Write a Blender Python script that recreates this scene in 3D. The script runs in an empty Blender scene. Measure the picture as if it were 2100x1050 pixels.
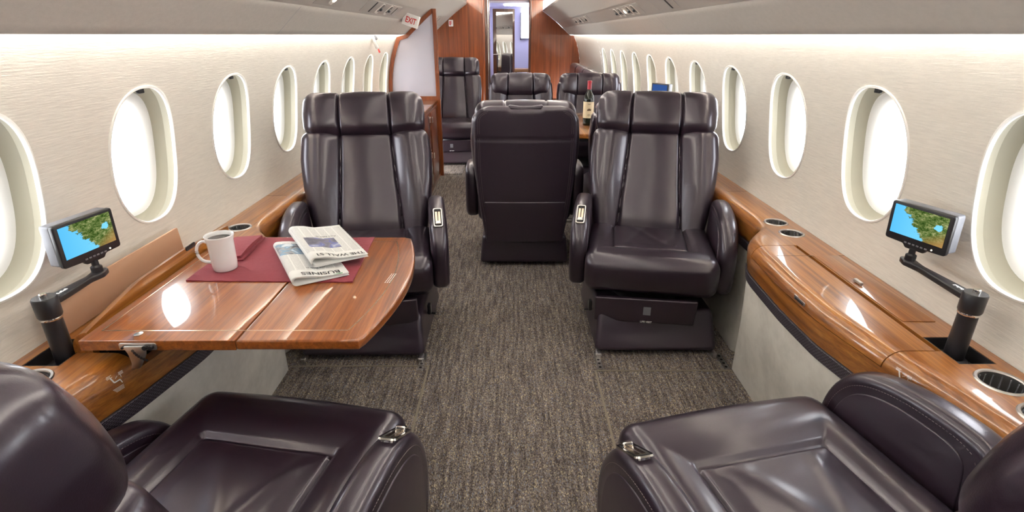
import bpy, bmesh, math, random
import numpy as np
from mathutils import Vector, Matrix, Euler
PI = math.pi
R = math.radians
random.seed(7)
scene = bpy.context.scene
COL = scene.collection

# ------------------------------------------------------------------ camera, world, exposure
cam_d = bpy.data.cameras.new('camera')
cam = bpy.data.objects.new('camera', cam_d); COL.objects.link(cam)
cam_d.sensor_width = 36.0
cam_d.lens = 36.0 * 1103 / 2100
cam_d.clip_start = 0.02
cam.location = (0, 0, 1.32)
cam.rotation_euler = (R(90 - 22.35), 0, R(-0.2))
scene.camera = cam
scene.view_settings.view_transform = 'Standard'
scene.view_settings.look = 'None'
scene.view_settings.gamma = 1
scene.view_settings.use_curve_mapping = False
scene.view_settings.exposure = 1.28
scene.cycles.max_bounces = 10
scene.cycles.diffuse_bounces = 6
scene.cycles.transparent_max_bounces = 12
scene.cycles.sample_clamp_indirect = 6.0
world = bpy.data.worlds.new('daylight'); scene.world = world
world.use_nodes = True
bg = world.node_tree.nodes['Background']
bg.inputs[0].default_value = (0.95, 0.975, 1.0, 1)
WORLD_STRENGTH = 4.5
bg.inputs[1].default_value = WORLD_STRENGTH
WASH = 34.0      # strips behind the valance edge
COVE = 20.0      # strips in the ceiling cove

# ------------------------------------------------------------------ mesh helpers
def link(o, parent=None):
    COL.objects.link(o)
    if parent is not None: o.parent = parent
    return o

def mesh_obj(name, verts, faces, mat, parent=None, smooth=True, angle=35, loc=None, rot=None):
    me = bpy.data.meshes.new(name)
    me.from_pydata([tuple(v) for v in verts], [], [tuple(f) for f in faces])
    bm = bmesh.new(); bm.from_mesh(me)
    bmesh.ops.remove_doubles(bm, verts=bm.verts, dist=1e-6)
    bmesh.ops.recalc_face_normals(bm, faces=bm.faces)
    bm.to_mesh(me); bm.free()
    if smooth:
        me.polygons.foreach_set('use_smooth', [True] * len(me.polygons))
        me.set_sharp_from_angle(angle=R(angle))
    if mat is not None: me.materials.append(mat)
    o = bpy.data.objects.new(name, me)
    link(o, parent)
    if loc is not None: o.location = loc
    if rot is not None: o.rotation_euler = rot
    return o

class MB:
    """collects shapes for ONE mesh"""
    def __init__(s): s.v = []; s.f = []
    def add(s, vf, M=None):
        v, f = vf; n = len(s.v)
        s.v += [tuple(M @ Vector(p)) if M is not None else tuple(p) for p in v]
        s.f += [tuple(i + n for i in q) for q in f]
        return s
    def obj(s, name, mat, parent=None, **k): return mesh_obj(name, s.v, s.f, mat, parent, **k)

def box(x0, x1, y0, y1, z0, z1):
    v = [(x, y, z) for x in (x0, x1) for y in (y0, y1) for z in (z0, z1)]
    return v, [(0, 1, 3, 2), (4, 6, 7, 5), (0, 4, 5, 1), (2, 3, 7, 6), (0, 2, 6, 4), (1, 5, 7, 3)]

def axis_coords(s, r, k, n):
    a = [-s + r - r * math.tan(PI / 4 * (1 - i / k)) for i in range(k)]
    a += list(np.linspace(-s + r, s - r, n + 1))
    a += [s - r + r * math.tan(PI / 4 * (i + 1) / k) for i in range(k)]
    return a

def rbox(sx, sy, sz, r, n=(4, 4, 4), k=3, fn=None, c=(0, 0, 0)):
    """rounded box of full size sx,sy,sz; fn deforms a point"""
    h = (sx / 2, sy / 2, sz / 2)
    ax = [axis_coords(h[i], r, k, n[i]) for i in range(3)]
    verts = []; faces = []
    def rnd(p):
        q = [max(-(h[i] - r), min(h[i] - r, p[i])) for i in range(3)]
        d = Vector([p[i] - q[i] for i in range(3)])
        if d.length > 1e-9: d = d.normalized() * r
        return [q[i] + d[i] for i in range(3)]
    for a in range(3):
        b, cc = (a + 1) % 3, (a + 2) % 3
        for s in (-1, 1):
            base = len(verts)
            for u in ax[b]:
                for w in ax[cc]:
                    p = [0, 0, 0]; p[a] = s * h[a]; p[b] = u; p[cc] = w
                    q = rnd(p)
                    if fn: q = fn(*q)
                    verts.append((q[0] + c[0], q[1] + c[1], q[2] + c[2]))
            m = len(ax[cc])
            for i in range(len(ax[b]) - 1):
                for j in range(m - 1):
                    f = (base + i * m + j, base + (i + 1) * m + j, base + (i + 1) * m + j + 1, base + i * m + j + 1)
                    faces.append(f if s > 0 else f[::-1])
    return verts, faces

def inset(poly, d):
    """inset a counter-clockwise outline"""
    n = len(poly); out = []
    for i in range(n):
        p0 = Vector(poly[i - 1]); p1 = Vector(poly[i]); p2 = Vector(poly[(i + 1) % n])
        e1 = (p1 - p0); e2 = (p2 - p1)
        if e1.length < 1e-9: e1 = e2
        if e2.length < 1e-9: e2 = e1
        e1.normalize(); e2.normalize()
        n1 = Vector((-e1.y, e1.x)); n2 = Vector((-e2.y, e2.x))
        b = n1 + n2
        if b.length < 1e-6: b = n1
        b.normalize()
        k = d / max(0.35, b.dot(n1))
        out.append((p1.x + b.x * k, p1.y + b.y * k))
    return out

def area2(poly): return sum(poly[i - 1][0] * poly[i][1] - poly[i][0] * poly[i - 1][1] for i in range(len(poly)))

def slab(poly, t, r, k=4, M=None, fn=None):
    """extrude a 2D outline (u,v) through w in [-t/2,t/2] with rolled edges r"""
    if area2(poly) < 0: poly = poly[::-1]
    r = min(r, t / 2)
    rings = []
    for i in range(k + 1):
        a = PI / 2 * i / k
        rings.append((r * (1 - math.sin(a)), -t / 2 + r * (1 - math.cos(a))))
    rings += [(a, -b) for a, b in reversed(rings)]
    v = []; n = len(poly)
    for d, w in rings:
        for p in inset(poly, d): v.append((p[0], p[1], w))
    f = []
    for i in range(len(rings) - 1):
        for j in range(n):
            j2 = (j + 1) % n
            f.append((i * n + j, i * n + j2, (i + 1) * n + j2, (i + 1) * n + j))
    f.append(tuple(reversed(range(n)))); f.append(tuple(range((len(rings) - 1) * n, len(rings) * n)))
    if fn: v = [fn(*p) for p in v]
    if M is not None: v = [tuple(M @ Vector(p)) for p in v]
    return v, f

def rpoly(pts, rad, k=5):
    """round the corners of an outline; rad number or list"""
    n = len(pts); out = []
    for i in range(n):
        r = rad[i] if isinstance(rad, (list, tuple)) else rad
        p0 = Vector(pts[i - 1]); p = Vector(pts[i]); p2 = Vector(pts[(i + 1) % n])
        a = (p0 - p); b = (p2 - p)
        r1 = min(r, a.length * .49, b.length * .49)
        if r1 < 1e-5: out.append(tuple(p)); continue
        A = p + a.normalized() * r1; B = p + b.normalized() * r1
        for j in range(k + 1):
            t = j / k
            q = A * (1 - t) ** 2 + p * 2 * t * (1 - t) + B * t * t
            out.append((q.x, q.y))
    return out

def rrect(w, h, r, k=5): return rpoly([(-w/2, -h/2), (w/2, -h/2), (w/2, h/2), (-w/2, h/2)], r, k)

def loft(secs, closed=True, caps=True):
    n = len(secs[0]); v = [p for s in secs for p in s]; f = []
    for i in range(len(secs) - 1):
        for j in range(n if closed else n - 1):
            j2 = (j + 1) % n
            f.append((i * n + j, i * n + j2, (i + 1) * n + j2, (i + 1) * n + j))
    if caps and closed:
        f.append(tuple(range(n))); f.append(tuple(range((len(secs) - 1) * n, len(secs) * n)))
    return v, f

def lathe(prof, n=32, c=(0, 0, 0)):
    v = []; f = []
    for r, z in prof:
        for i in range(n):
            a = 2 * PI * i / n
            v.append((c[0] + r * math.cos(a), c[1] + r * math.sin(a), c[2] + z))
    for i in range(len(prof) - 1):
        for j in range(n):
            j2 = (j + 1) % n
            f.append((i * n + j, i * n + j2, (i + 1) * n + j2, (i + 1) * n + j))
    return v, f

def cyl(p0, p1, r, n=20, r1=None):
    p0 = Vector(p0); p1 = Vector(p1); d = p1 - p0
    q = d.to_track_quat('Z', 'Y').to_matrix().to_4x4(); q.translation = p0
    r1 = r if r1 is None else r1
    v, f = lathe([(0, 0), (r, 0), (r1, d.length), (0, d.length)], n)
    return [tuple(q @ Vector(p)) for p in v], f

def tube(path, r, n=10, closed=False, flat=1.0):
    P = [Vector(p) for p in path]; secs = []
    m = len(P)
    up = Vector((0, 0, 1))
    for i in range(m):
        t = (P[(i + 1) % m] - P[i - 1]) if closed else (P[min(i + 1, m - 1)] - P[max(i - 1, 0)])
        t.normalize()
        a = t.cross(up)
        if a.length < 1e-3: a = t.cross(Vector((0, 1, 0)))
        a.normalize(); b = a.cross(t).normalized()
        secs.append([tuple(P[i] + a * math.cos(2*PI*j/n) * r + b * math.sin(2*PI*j/n) * r * flat) for j in range(n)])
    if closed: secs.append(secs[0])
    return loft(secs, True, not closed)

def bool_cut(o, cutters):
    for vf in cutters:
        c = mesh_obj('cutter', vf[0], vf[1], None, smooth=False)
        m = o.modifiers.new('cut', 'BOOLEAN'); m.operation = 'DIFFERENCE'; m.object = c; m.solver = 'EXACT'
        dg = bpy.context.evaluated_depsgraph_get(); dg.update()
        me = bpy.data.meshes.new_from_object(o.evaluated_get(dg))
        o.modifiers.clear(); old = o.data; nm = old.name; o.data = me
        bpy.data.meshes.remove(old); me.name = nm
        bpy.data.objects.remove(c)
    o.data.set_sharp_from_angle(angle=R(35))
    return o

def text_mesh(body, size, mat, parent=None, M=None, name='lettering', align='CENTER', ext=0.0004, bold=0.0, xs=1.0):
    cu = bpy.data.curves.new('t', 'FONT'); cu.body = body; cu.size = size; cu.extrude = ext; cu.align_x = align
    cu.align_y = 'CENTER'; cu.offset = bold; cu.resolution_u = 3
    o = bpy.data.objects.new('t', cu); COL.objects.link(o)
    dg = bpy.context.evaluated_depsgraph_get(); dg.update()
    me = bpy.data.meshes.new_from_object(o.evaluated_get(dg))
    bpy.data.objects.remove(o); bpy.data.curves.remove(cu)
    T = Matrix.Diagonal((xs, 1, 1, 1))
    me.transform((M @ T) if M is not None else T)
    me.name = name
    me.materials.clear(); me.materials.append(mat)
    return link(bpy.data.objects.new(name, me), parent)

def frame(origin, xdir, ydir):
    """matrix with local x,y along given directions"""
    x = Vector(xdir).normalized(); y = Vector(ydir); y = (y - x * y.dot(x)).normalized(); z = x.cross(y)
    M = Matrix.Identity(4)
    for i, a in enumerate((x, y, z)):
        for j in range(3): M[j][i] = a[j]
    M.translation = Vector(origin)
    return M

def empty(name, loc=(0, 0, 0), rz=0):
    o = bpy.data.objects.new(name, None); o.empty_display_size = .05
    COL.objects.link(o); o.location = loc; o.rotation_euler = (0, 0, rz); return o
def tag(o, label, cat, group=None):
    o['label'] = label; o['category'] = cat
    if group: o['group'] = group
    return o
def struct(o): o['kind'] = 'structure'; return o
def kids(o): return [c for c in bpy.data.objects if c.parent == o]
def copy_tree(o, parent=None):
    c = o.copy(); COL.objects.link(c); c.parent = parent
    for ch in kids(o): copy_tree(ch, c)
    return c

# ------------------------------------------------------------------ materials
def mat(name, col=(.5, .5, .5), rough=.5, metal=0, **kw):
    m = bpy.data.materials.new(name); m.use_nodes = True
    b = m.node_tree.nodes['Principled BSDF']
    b.inputs['Base Color'].default_value = (*col, 1)
    b.inputs['Roughness'].default_value = rough
    b.inputs['Metallic'].default_value = metal
    for k, v in kw.items(): b.inputs[k].default_value = v
    return m
def nd(m, t, **kw):
    n = m.node_tree.nodes.new(t)
    for k, v in kw.items():
        if k in n.inputs: n.inputs[k].default_value = v
        else: setattr(n, k, v)
    return n
def lk(m, a, b): m.node_tree.links.new(a, b)
def objco(m, scale):
    tc = nd(m, 'ShaderNodeTexCoord'); mp = nd(m, 'ShaderNodeMapping')
    mp.inputs['Scale'].default_value = scale
    lk(m, tc.outputs['Object'], mp.inputs['Vector']); return mp.outputs[0]
def ramp(m, fac, stops, interp='LINEAR'):
    r = nd(m, 'ShaderNodeValToRGB'); r.color_ramp.interpolation = interp
    while len(r.color_ramp.elements) < len(stops): r.color_ramp.elements.new(.5)
    for e, (p, c) in zip(r.color_ramp.elements, stops): e.position = p; e.color = (*c, 1)
    lk(m, fac, r.inputs[0]); return r.outputs[0]
def bsdf(m): return m.node_tree.nodes['Principled BSDF']
def bump(m, h, strength, dist, prev=None):
    b = nd(m, 'ShaderNodeBump'); b.inputs['Strength'].default_value = strength; b.inputs['Distance'].default_value = dist
    lk(m, h, b.inputs['Height'])
    if prev is not None: lk(m, prev, b.inputs['Normal'])
    return b.outputs[0]

def leather(name, col, rough=.36):
    m = mat(name, col, rough); b = bsdf(m)
    co = objco(m, (1, 1, 1))
    n1 = nd(m, 'ShaderNodeTexNoise', Scale=520.0, Detail=2.0); lk(m, co, n1.inputs['Vector'])
    n2 = nd(m, 'ShaderNodeTexNoise', Scale=9.0, Detail=2.0, Roughness=.5); lk(m, co, n2.inputs['Vector'])
    x = bump(m, n2.outputs[0], .12, .010)
    x = bump(m, n1.outputs[0], .16, .0012, x)
    lk(m, x, b.inputs['Normal'])
    b.inputs['Specular IOR Level'].default_value = .5
    b.inputs['Specular Tint'].default_value = (.92, .86, 1, 1)
    b.inputs['Coat Weight'].default_value = .65; b.inputs['Coat Roughness'].default_value = .2; b.inputs['Coat IOR'].default_value = 1.6; b.inputs['Coat Tint'].default_value = (.94, .90, 1, 1)
    return m
M_leather = leather('brown_leather', (.013, .0065, .0110), .36)
M_leather2 = leather('brown_leather_panel', (.016, .008, .0135), .5)

def wood(name, cs, scale, rough=.12, coat=1.0):
    m = mat(name, cs[1], .32); b = bsdf(m)
    co = objco(m, scale)
    n1 = nd(m, 'ShaderNodeTexNoise', Scale=1.0, Detail=5.0, Roughness=.6, Distortion=.35); lk(m, co, n1.inputs['Vector'])
    c = ramp(m, n1.outputs[0], [(.30, cs[0]), (.46, cs[1]), (.58, cs[2]), (.72, cs[3])])
    co2 = objco(m, tuple(s * 5 for s in scale))
    n2 = nd(m, 'ShaderNodeTexNoise', Scale=1.0, Detail=3.0, Roughness=.7); lk(m, co2, n2.inputs['Vector'])
    c2 = ramp(m, n2.outputs[0], [(.36, (.55, .5, .46)), (.55, (1, 1, 1))])
    mx = nd(m, 'ShaderNodeMix', data_type='RGBA', blend_type='MULTIPLY'); mx.inputs[0].default_value = .55
    lk(m, c, mx.inputs[6]); lk(m, c2, mx.inputs[7]); lk(m, mx.outputs[2], b.inputs['Base Color'])
    b.inputs['Coat Weight'].default_value = coat; b.inputs['Coat Roughness'].default_value = .03
    b.inputs['Coat IOR'].default_value = 1.42
    return m
WC = [(.14, .042, .007), (.25, .085, .014), (.33, .125, .022), (.44, .185, .040)]
M_wood = wood('varnished_wood_lengthwise', WC, (55, 1.1, 55))
M_table = wood('table_wood', [(.15, .036, .006), (.235, .064, .010), (.29, .085, .014), (.36, .115, .022)], (80, 2.0, 80))
M_woodv = wood('bulkhead_wood', [(.13, .028, .006), (.20, .045, .009), (.25, .060, .013), (.31, .082, .018)], (45, 45, 1.0))
M_wooddark = wood('dark_wood', [(.03, .008, .004), (.07, .018, .007), (.10, .028, .01), (.13, .04, .015)], (30, 30, 1.0))
M_tan = mat('tan_lining', (.42, .25, .16), .8)

def fabric(name, col, s, strength, mix=.86):
    m = mat(name, col, .85); b = bsdf(m)
    co = objco(m, s)
    n = nd(m, 'ShaderNodeTexNoise', Scale=1.0, Detail=4.0, Roughness=.65); lk(m, co, n.inputs['Vector'])
    d = tuple(c * mix for c in col)
    lk(m, ramp(m, n.outputs[0], [(.36, d), (.62, col)]), b.inputs['Base Color'])
    lk(m, bump(m, n.outputs[0], strength, .003), b.inputs['Normal'])
    b.inputs['Specular IOR Level'].default_value = .2
    return m
M_wall = fabric('wall_fabric', (.73, .695, .64), (40, 16, 240), .32, .9)
M_valance = fabric('valance_fabric', (.43, .40, .37), (60, 40, 60), .15, .95)
M_ceiling = mat('ceiling_panel', (.8, .78, .74), .8)
M_suede = fabric('pale_suede', (.56, .535, .49), (7, 7, 7), .1, .80)
M_rail = mat('service_rail_plastic', (.34, .315, .29), .45)
M_railtrim = mat('rail_pale_plastic', (.62, .59, .54), .4)
M_lip = mat('window_lip_plastic', (.86, .85, .82), .35)
M_reveal = mat('window_reveal_shaded_plastic', (.24, .22, .165), .6)  # olive base colour darkened to carry the shade inside the reveal
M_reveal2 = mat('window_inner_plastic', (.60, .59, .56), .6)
M_black = mat('black_plastic', (.012, .011, .014), .35)
M_blackm = mat('matt_black', (.006, .005, .007), .6)
M_grey = mat('grey_plastic', (.16, .165, .19), .45)
M_chrome = mat('chrome', (.78, .76, .74), .12, 1)
M_steel = mat('brushed_steel', (.55, .53, .52), .3, 1)
M_white = mat('white_china', (.86, .86, .87), .08, 0)
M_ink = mat('white_print', (.85, .85, .85), .6)
M_print = mat('black_print', (.02, .02, .025), .7)
M_coffee = mat('coffee', (.012, .006, .004), .05)
M_red = mat('red_print', (.55, .02, .02), .6)
M_thread = mat('seam_thread', (.13, .10, .11), .6)
M_inlay = mat('metal_inlay', (.78, .62, .48), .2, 1)
M_signwhite = mat('sign_white', (.8, .79, .78), .5)
M_mirror = mat('mirror', (.9, .9, .9), .02, 1)
M_lav = mat('lavatory_panel', (.70, .70, .84), .4)

def emis(name, col, st):
    m = bpy.data.materials.new(name); m.use_nodes = True
    m.node_tree.nodes.remove(bsdf(m))
    e = nd(m, 'ShaderNodeEmission'); e.inputs[0].default_value = (*col, 1); e.inputs[1].default_value = st
    lk(m, e.outputs[0], m.node_tree.nodes['Material Output'].inputs[0]); return m
M_wash = emis('wash_strip', (1, .945, .86), WASH)
M_cove = emis('cove_strip', (1, .955, .89), COVE)
M_lamp = emis('reading_lamp', (1, .85, .6), 3)
M_door_lamp = emis('lavatory_lamp', (.85, .85, 1), 12)

def pane_mat():
    m = bpy.data.materials.new('window_glass'); m.use_nodes = True
    m.node_tree.nodes.remove(bsdf(m))
    t = nd(m, 'ShaderNodeBsdfTransparent'); g = nd(m, 'ShaderNodeBsdfGlossy'); g.inputs['Roughness'].default_value = .02
    x = nd(m, 'ShaderNodeMixShader'); x.inputs[0].default_value = .05; lk(m, t.outputs[0], x.inputs[1]); lk(m, g.outputs[0], x.inputs[2])
    lk(m, x.outputs[0], m.node_tree.nodes['Material Output'].inputs[0]); return m
M_pane = pane_mat()
def frost_mat():
    m = bpy.data.materials.new('frosted_glass'); m.use_nodes = True
    m.node_tree.nodes.remove(bsdf(m))
    t = nd(m, 'ShaderNodeBsdfTranslucent'); t.inputs[0].default_value = (.80, .79, .86, 1)
    d = nd(m, 'ShaderNodeBsdfDiffuse'); d.inputs[0].default_value = (.70, .70, .78, 1)
    g = nd(m, 'ShaderNodeBsdfGlossy'); g.inputs['Roughness'].default_value = .28
    x = nd(m, 'ShaderNodeMixShader'); x.inputs[0].default_value = .42; lk(m, t.outputs[0], x.inputs[1]); lk(m, d.outputs[0], x.inputs[2])
    y = nd(m, 'ShaderNodeMixShader'); y.inputs[0].default_value = .12; lk(m, x.outputs[0], y.inputs[1]); lk(m, g.outputs[0], y.inputs[2])
    lk(m, y.outputs[0], m.node_tree.nodes['Material Output'].inputs[0]); return m
M_frost = frost_mat()

def carpet_mat(name='carpet', k=1.0):
    m = mat(name, (.1, .09, .08), .95); b = bsdf(m)
    co = objco(m, (380, 190, 1))
    v = nd(m, 'ShaderNodeTexVoronoi', Scale=1.0); lk(m, co, v.inputs['Vector'])
    sp = nd(m, 'ShaderNodeSeparateColor'); lk(m, v.outputs['Color'], sp.inputs[0])
    c = ramp(m, sp.outputs[0], [(0, (.090*k, .074*k, .070*k)), (.28, (.155*k, .131*k, .120*k)), (.55, (.215*k, .185*k, .168*k)), (.84, (.32*k, .265*k, .18*k)), (.89, (.18*k, .19*k, .235*k)), (.96, (.42*k, .36*k, .25*k))], 'CONSTANT')
    co2 = objco(m, (85, 6.0, 1))
    n = nd(m, 'ShaderNodeTexNoise', Scale=1.0, Detail=3.0); lk(m, co2, n.inputs['Vector'])
    c2 = ramp(m, n.outputs[0], [(.36, (.62, .60, .60)), (.64, (1.25, 1.25, 1.22))])
    mx = nd(m, 'ShaderNodeMix', data_type='RGBA', blend_type='MULTIPLY'); mx.inputs[0].default_value = 1
    lk(m, c, mx.inputs[6]); lk(m, c2, mx.inputs[7])
    lk(m, mx.outputs[2], b.inputs['Base Color'])
    lk(m, bump(m, v.outputs['Distance'], .7, .004), b.inputs['Normal'])
    b.inputs['Specular IOR Level'].default_value = .1
    return m
M_carpet = carpet_mat()
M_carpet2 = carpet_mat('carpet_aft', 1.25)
M_carpetseam = mat('carpet_seam', (.20, .17, .13), .9)

def band_mat():
    m = mat('woven_trim', (.02, .015, .02), .45); b = bsdf(m)
    tc = nd(m, 'ShaderNodeTexCoord'); s = nd(m, 'ShaderNodeSeparateXYZ'); lk(m, tc.outputs['Object'], s.inputs[0])
    cb = nd(m, 'ShaderNodeCombineXYZ'); lk(m, s.outputs[1], cb.inputs[0]); lk(m, s.outputs[2], cb.inputs[1])
    br = nd(m, 'ShaderNodeTexBrick', Scale=1.0); br.offset = .5
    br.inputs['Brick Width'].default_value = .011; br.inputs['Row Height'].default_value = .0052
    br.inputs['Mortar Size'].default_value = .0019; br.inputs['Color1'].default_value = (.20, .19, .22, 1)
    br.inputs['Color2'].default_value = (.12, .10, .14, 1); br.inputs['Mortar'].default_value = (.016, .01, .016, 1)
    lk(m, cb.outputs[0], br.inputs['Vector']); lk(m, br.outputs['Color'], b.inputs['Base Color'])
    return m
M_band = band_mat()

def cloth_mat():
    m = mat('burgundy_linen', (.19, .012, .027), .85); b = bsdf(m)
    co = objco(m, (1, 1, 1))
    w = nd(m, 'ShaderNodeTexNoise', Scale=11.0, Detail=1.0, Distortion=2.2); lk(m, co, w.inputs['Vector'])
    r = ramp(m, w.outputs[0], [(.0, (0, 0, 0)), (.48, (0, 0, 0)), (.5, (1, 1, 1)), (.52, (0, 0, 0)), (1, (0, 0, 0))])
    n = nd(m, 'ShaderNodeTexNoise', Scale=700.0, Detail=1.0); lk(m, co, n.inputs['Vector'])
    n3 = nd(m, 'ShaderNodeTexNoise', Scale=30.0, Detail=2.0); lk(m, co, n3.inputs['Vector'])
    x = bump(m, r, .35, .0012); x = bump(m, n.outputs[0], .3, .0006, x); x = bump(m, n3.outputs[0], .4, .003, x)
    lk(m, x, b.inputs['Normal'])
    b.inputs['Sheen Weight'].default_value = .08
    return m
M_cloth = cloth_mat()

def map_screen():
    m = bpy.data.materials.new('moving_map_screen'); m.use_nodes = True
    m.node_tree.nodes.remove(bsdf(m))
    # object coords: x = 0..1 left to right, y = 0..1 bottom to top, scaled by the screen mesh below
    tc = nd(m, 'ShaderNodeTexCoord'); sp = nd(m, 'ShaderNodeSeparateXYZ'); lk(m, tc.outputs['Generated'], sp.inputs[0])
    n = nd(m, 'ShaderNodeTexNoise', Scale=5.0, Detail=9.0, Roughness=.65); lk(m, tc.outputs['Generated'], n.inputs['Vector'])
    ns = nd(m, 'ShaderNodeMath', operation='MULTIPLY_ADD'); ns.inputs[1].default_value = .55; ns.inputs[2].default_value = -.275; lk(m, n.outputs[0], ns.inputs[0])
    def mth(op, a, b_):
        q = nd(m, 'ShaderNodeMath', operation=op)
        for i, z in enumerate((a, b_)):
            if isinstance(z, (int, float)): q.inputs[i].default_value = z
            else: lk(m, z, q.inputs[i])
        return q.outputs[0]
    # coast: x > 0.24 + 0.42*(1-y)^1.2
    inv = mth('SUBTRACT', 1.0, sp.outputs[1])
    coast = mth('ADD', mth('MULTIPLY', mth('POWER', inv, 1.3), .45), .20)
    d = mth('ADD', mth('SUBTRACT', sp.outputs[0], coast), ns.outputs[0])
    land = nd(m, 'ShaderNodeTexNoise', Scale=9.0, Detail=10.0, Roughness=.85); lk(m, tc.outputs['Generated'], land.inputs['Vector'])
    lc = ramp(m, land.outputs[0], [(.34, (.004, .012, .002)), (.44, (.03, .07, .010)), (.52, (.13, .19, .05)), (.60, (.40, .40, .18)), (.70, (.75, .70, .5))])
    tan = nd(m, 'ShaderNodeMix', data_type='RGBA'); tan.inputs[7].default_value = (.38, .22, .07, 1)
    tf = mth('MULTIPLY', mth('MAXIMUM', mth('SUBTRACT', mth('SUBTRACT', sp.outputs[0], sp.outputs[1]), .45), 0.0), 2.2)
    lk(m, tf, tan.inputs[0]); lk(m, lc, tan.inputs[6])
    # lake
    lx = mth('SUBTRACT', sp.outputs[0], .85); ly = mth('SUBTRACT', sp.outputs[1], .60)
    ld = mth('ADD', mth('SQRT', mth('ADD', mth('MULTIPLY', lx, lx), mth('MULTIPLY', mth('MULTIPLY', ly, ly), .5)), 0), mth('MULTIPLY', ns.outputs[0], .5))
    lake = mth('LESS_THAN', ld, .075)
    sea = nd(m, 'ShaderNodeMix', data_type='RGBA'); sea.inputs[6].default_value = (.10, .50, .88, 1); sea.inputs[7].default_value = (.22, .68, .92, 1)
    lk(m, sp.outputs[0], sea.inputs[0])
    mx = nd(m, 'ShaderNodeMix', data_type='RGBA'); g = mth('GREATER_THAN', d, 0.0)
    lk(m, mth('MULTIPLY', g, mth('SUBTRACT', 1.0, lake)), mx.inputs[0]); lk(m, sea.outputs[2], mx.inputs[6]); lk(m, tan.outputs[2], mx.inputs[7])
    e = nd(m, 'ShaderNodeEmission'); lk(m, mx.outputs[2], e.inputs[0]); e.inputs[1].default_value = .48
    lk(m, e.outputs[0], m.node_tree.nodes['Material Output'].inputs[0]); return m
M_map = map_screen()
M_screenblue = emis('dark_blue_screen', (.02, .05, .16), .8)

def paper_mat(name, photo):
    """newsprint: columns of grey lines, a picture block; object coords in metres x across, y along"""
    m = mat(name, (.75, .75, .73), .8); b = bsdf(m)
    tc = nd(m, 'ShaderNodeTexCoord'); sp = nd(m, 'ShaderNodeSeparateXYZ'); lk(m, tc.outputs['Object'], sp.inputs[0])
    def mth(op, a, b_=0.0, c=None):
        q = nd(m, 'ShaderNodeMath', operation=op)
        for i, z in enumerate((a, b_) if c is None else (a, b_, c)):
            if isinstance(z, (int, float)): q.inputs[i].default_value = z
            else: lk(m, z, q.inputs[i])
        return q.outputs[0]
    def band(v, a, c): return mth('MULTIPLY', mth('GREATER_THAN', v, a), mth('LESS_THAN', v, c))
    X, Y = sp.outputs[0], sp.outputs[1]
    lines = mth('GREATER_THAN', mth('FRACT', mth('MULTIPLY', Y, 420.0)), .45)
    cols = mth('LESS_THAN', mth('FRACT', mth('MULTIPLY', mth('ADD', X, .5), 38.0)), .86)
    nz = nd(m, 'ShaderNodeTexNoise', Scale=900.0, Detail=0.0); lk(m, tc.outputs['Object'], nz.inputs['Vector'])
    brk = mth('GREATER_THAN', nz.outputs[0], .42)
    region = mth('MULTIPLY', mth('GREATER_THAN', Y, -.105), mth('LESS_THAN', Y, .14))
    ink = mth('MULTIPLY', mth('MULTIPLY', mth('MULTIPLY', lines, cols), mth('MULTIPLY', brk, region)), .55)
    c1 = nd(m, 'ShaderNodeMix', data_type='RGBA'); c1.inputs[6].default_value = (.78, .78, .76, 1); c1.inputs[7].default_value = (.12, .12, .13, 1)
    lk(m, ink, c1.inputs[0])
    px0, px1, py0, py1, cols3 = photo
    pn = nd(m, 'ShaderNodeTexNoise', Scale=22.0, Detail=2.0, Distortion=.5); lk(m, tc.outputs['Object'], pn.inputs['Vector'])
    pc = ramp(m, pn.outputs[0], [(.35, cols3[0]), (.48, cols3[1]), (.56, cols3[2]), (.66, cols3[3])])
    c2 = nd(m, 'ShaderNodeMix', data_type='RGBA'); lk(m, mth('MULTIPLY', band(X, px0, px1), band(Y, py0, py1)), c2.inputs[0])
    lk(m, c1.outputs[2], c2.inputs[6]); lk(m, pc, c2.inputs[7])
    lk(m, c2.outputs[2], b.inputs['Base Color']); return m

# ------------------------------------------------------------------ shell
WR, WC_Z = 1.165, .80
def wx(z): return math.sqrt(max(0, WR * WR - (z - WC_Z) ** 2))
PITCH = .572
WIN_Y = [1.125 + PITCH * k for k in range(-3, 11)]
Z0, Z1, ZW = .50, 1.42, .965
OA, OB = .158, .208          # opening half axes
NA = 64
def sup(a, b, t, p=2.35):
    c, s = math.cos(t), math.sin(t)
    return (a * math.copysign(abs(c) ** (2 / p), c), b * math.copysign(abs(s) ** (2 / p), s))
# cell outline points by angle, mirrored so neighbours match
def rect_pt(t):
    c, s = math.cos(t), math.sin(t)
    hy = PITCH / 2; hz = (Z1 - ZW) if s > 0 else (ZW - Z0)
    k = min(hy / abs(c) if abs(c) > 1e-9 else 1e9, hz / abs(s) if abs(s) > 1e-9 else 1e9)
    return (c * k, s * k)
_a1 = math.atan2(Z1 - ZW, PITCH / 2); _a2 = math.atan2(ZW - Z0, PITCH / 2)
def _quad(a): return [a * i / 8 for i in range(8)] + [a + (PI / 2 - a) * i / 8 for i in range(9)]
_q1 = _quad(_a1); _q2 = _quad(_a2)
ANG = _q1 + [PI - t for t in _q1[-2::-1]] + [PI + t for t in _q2[1:]] + [2 * PI - t for t in _q2[-2:0:-1]]
def wall_cells(s, ys):
    v = []; f = []; L = 9
    for yc in ys:
        b0 = len(v)
        for li in range(L + 1):
            k = (li / L) ** 1.0
            for t in ANG:
                o = sup(OA, OB, t); r = rect_pt(t)
                y = o[0] * (1 - k) + r[0] * k; z = ZW + o[1] * (1 - k) + r[1] * k
                v.append((s * wx(z), yc + y, z))
        for li in range(L):
            for j in range(NA):
                j2 = (j + 1) % NA
                f.append((b0 + li * NA + j, b0 + li * NA + j2, b0 + (li + 1) * NA + j2, b0 + (li + 1) * NA + j))
    return v, f
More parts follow.
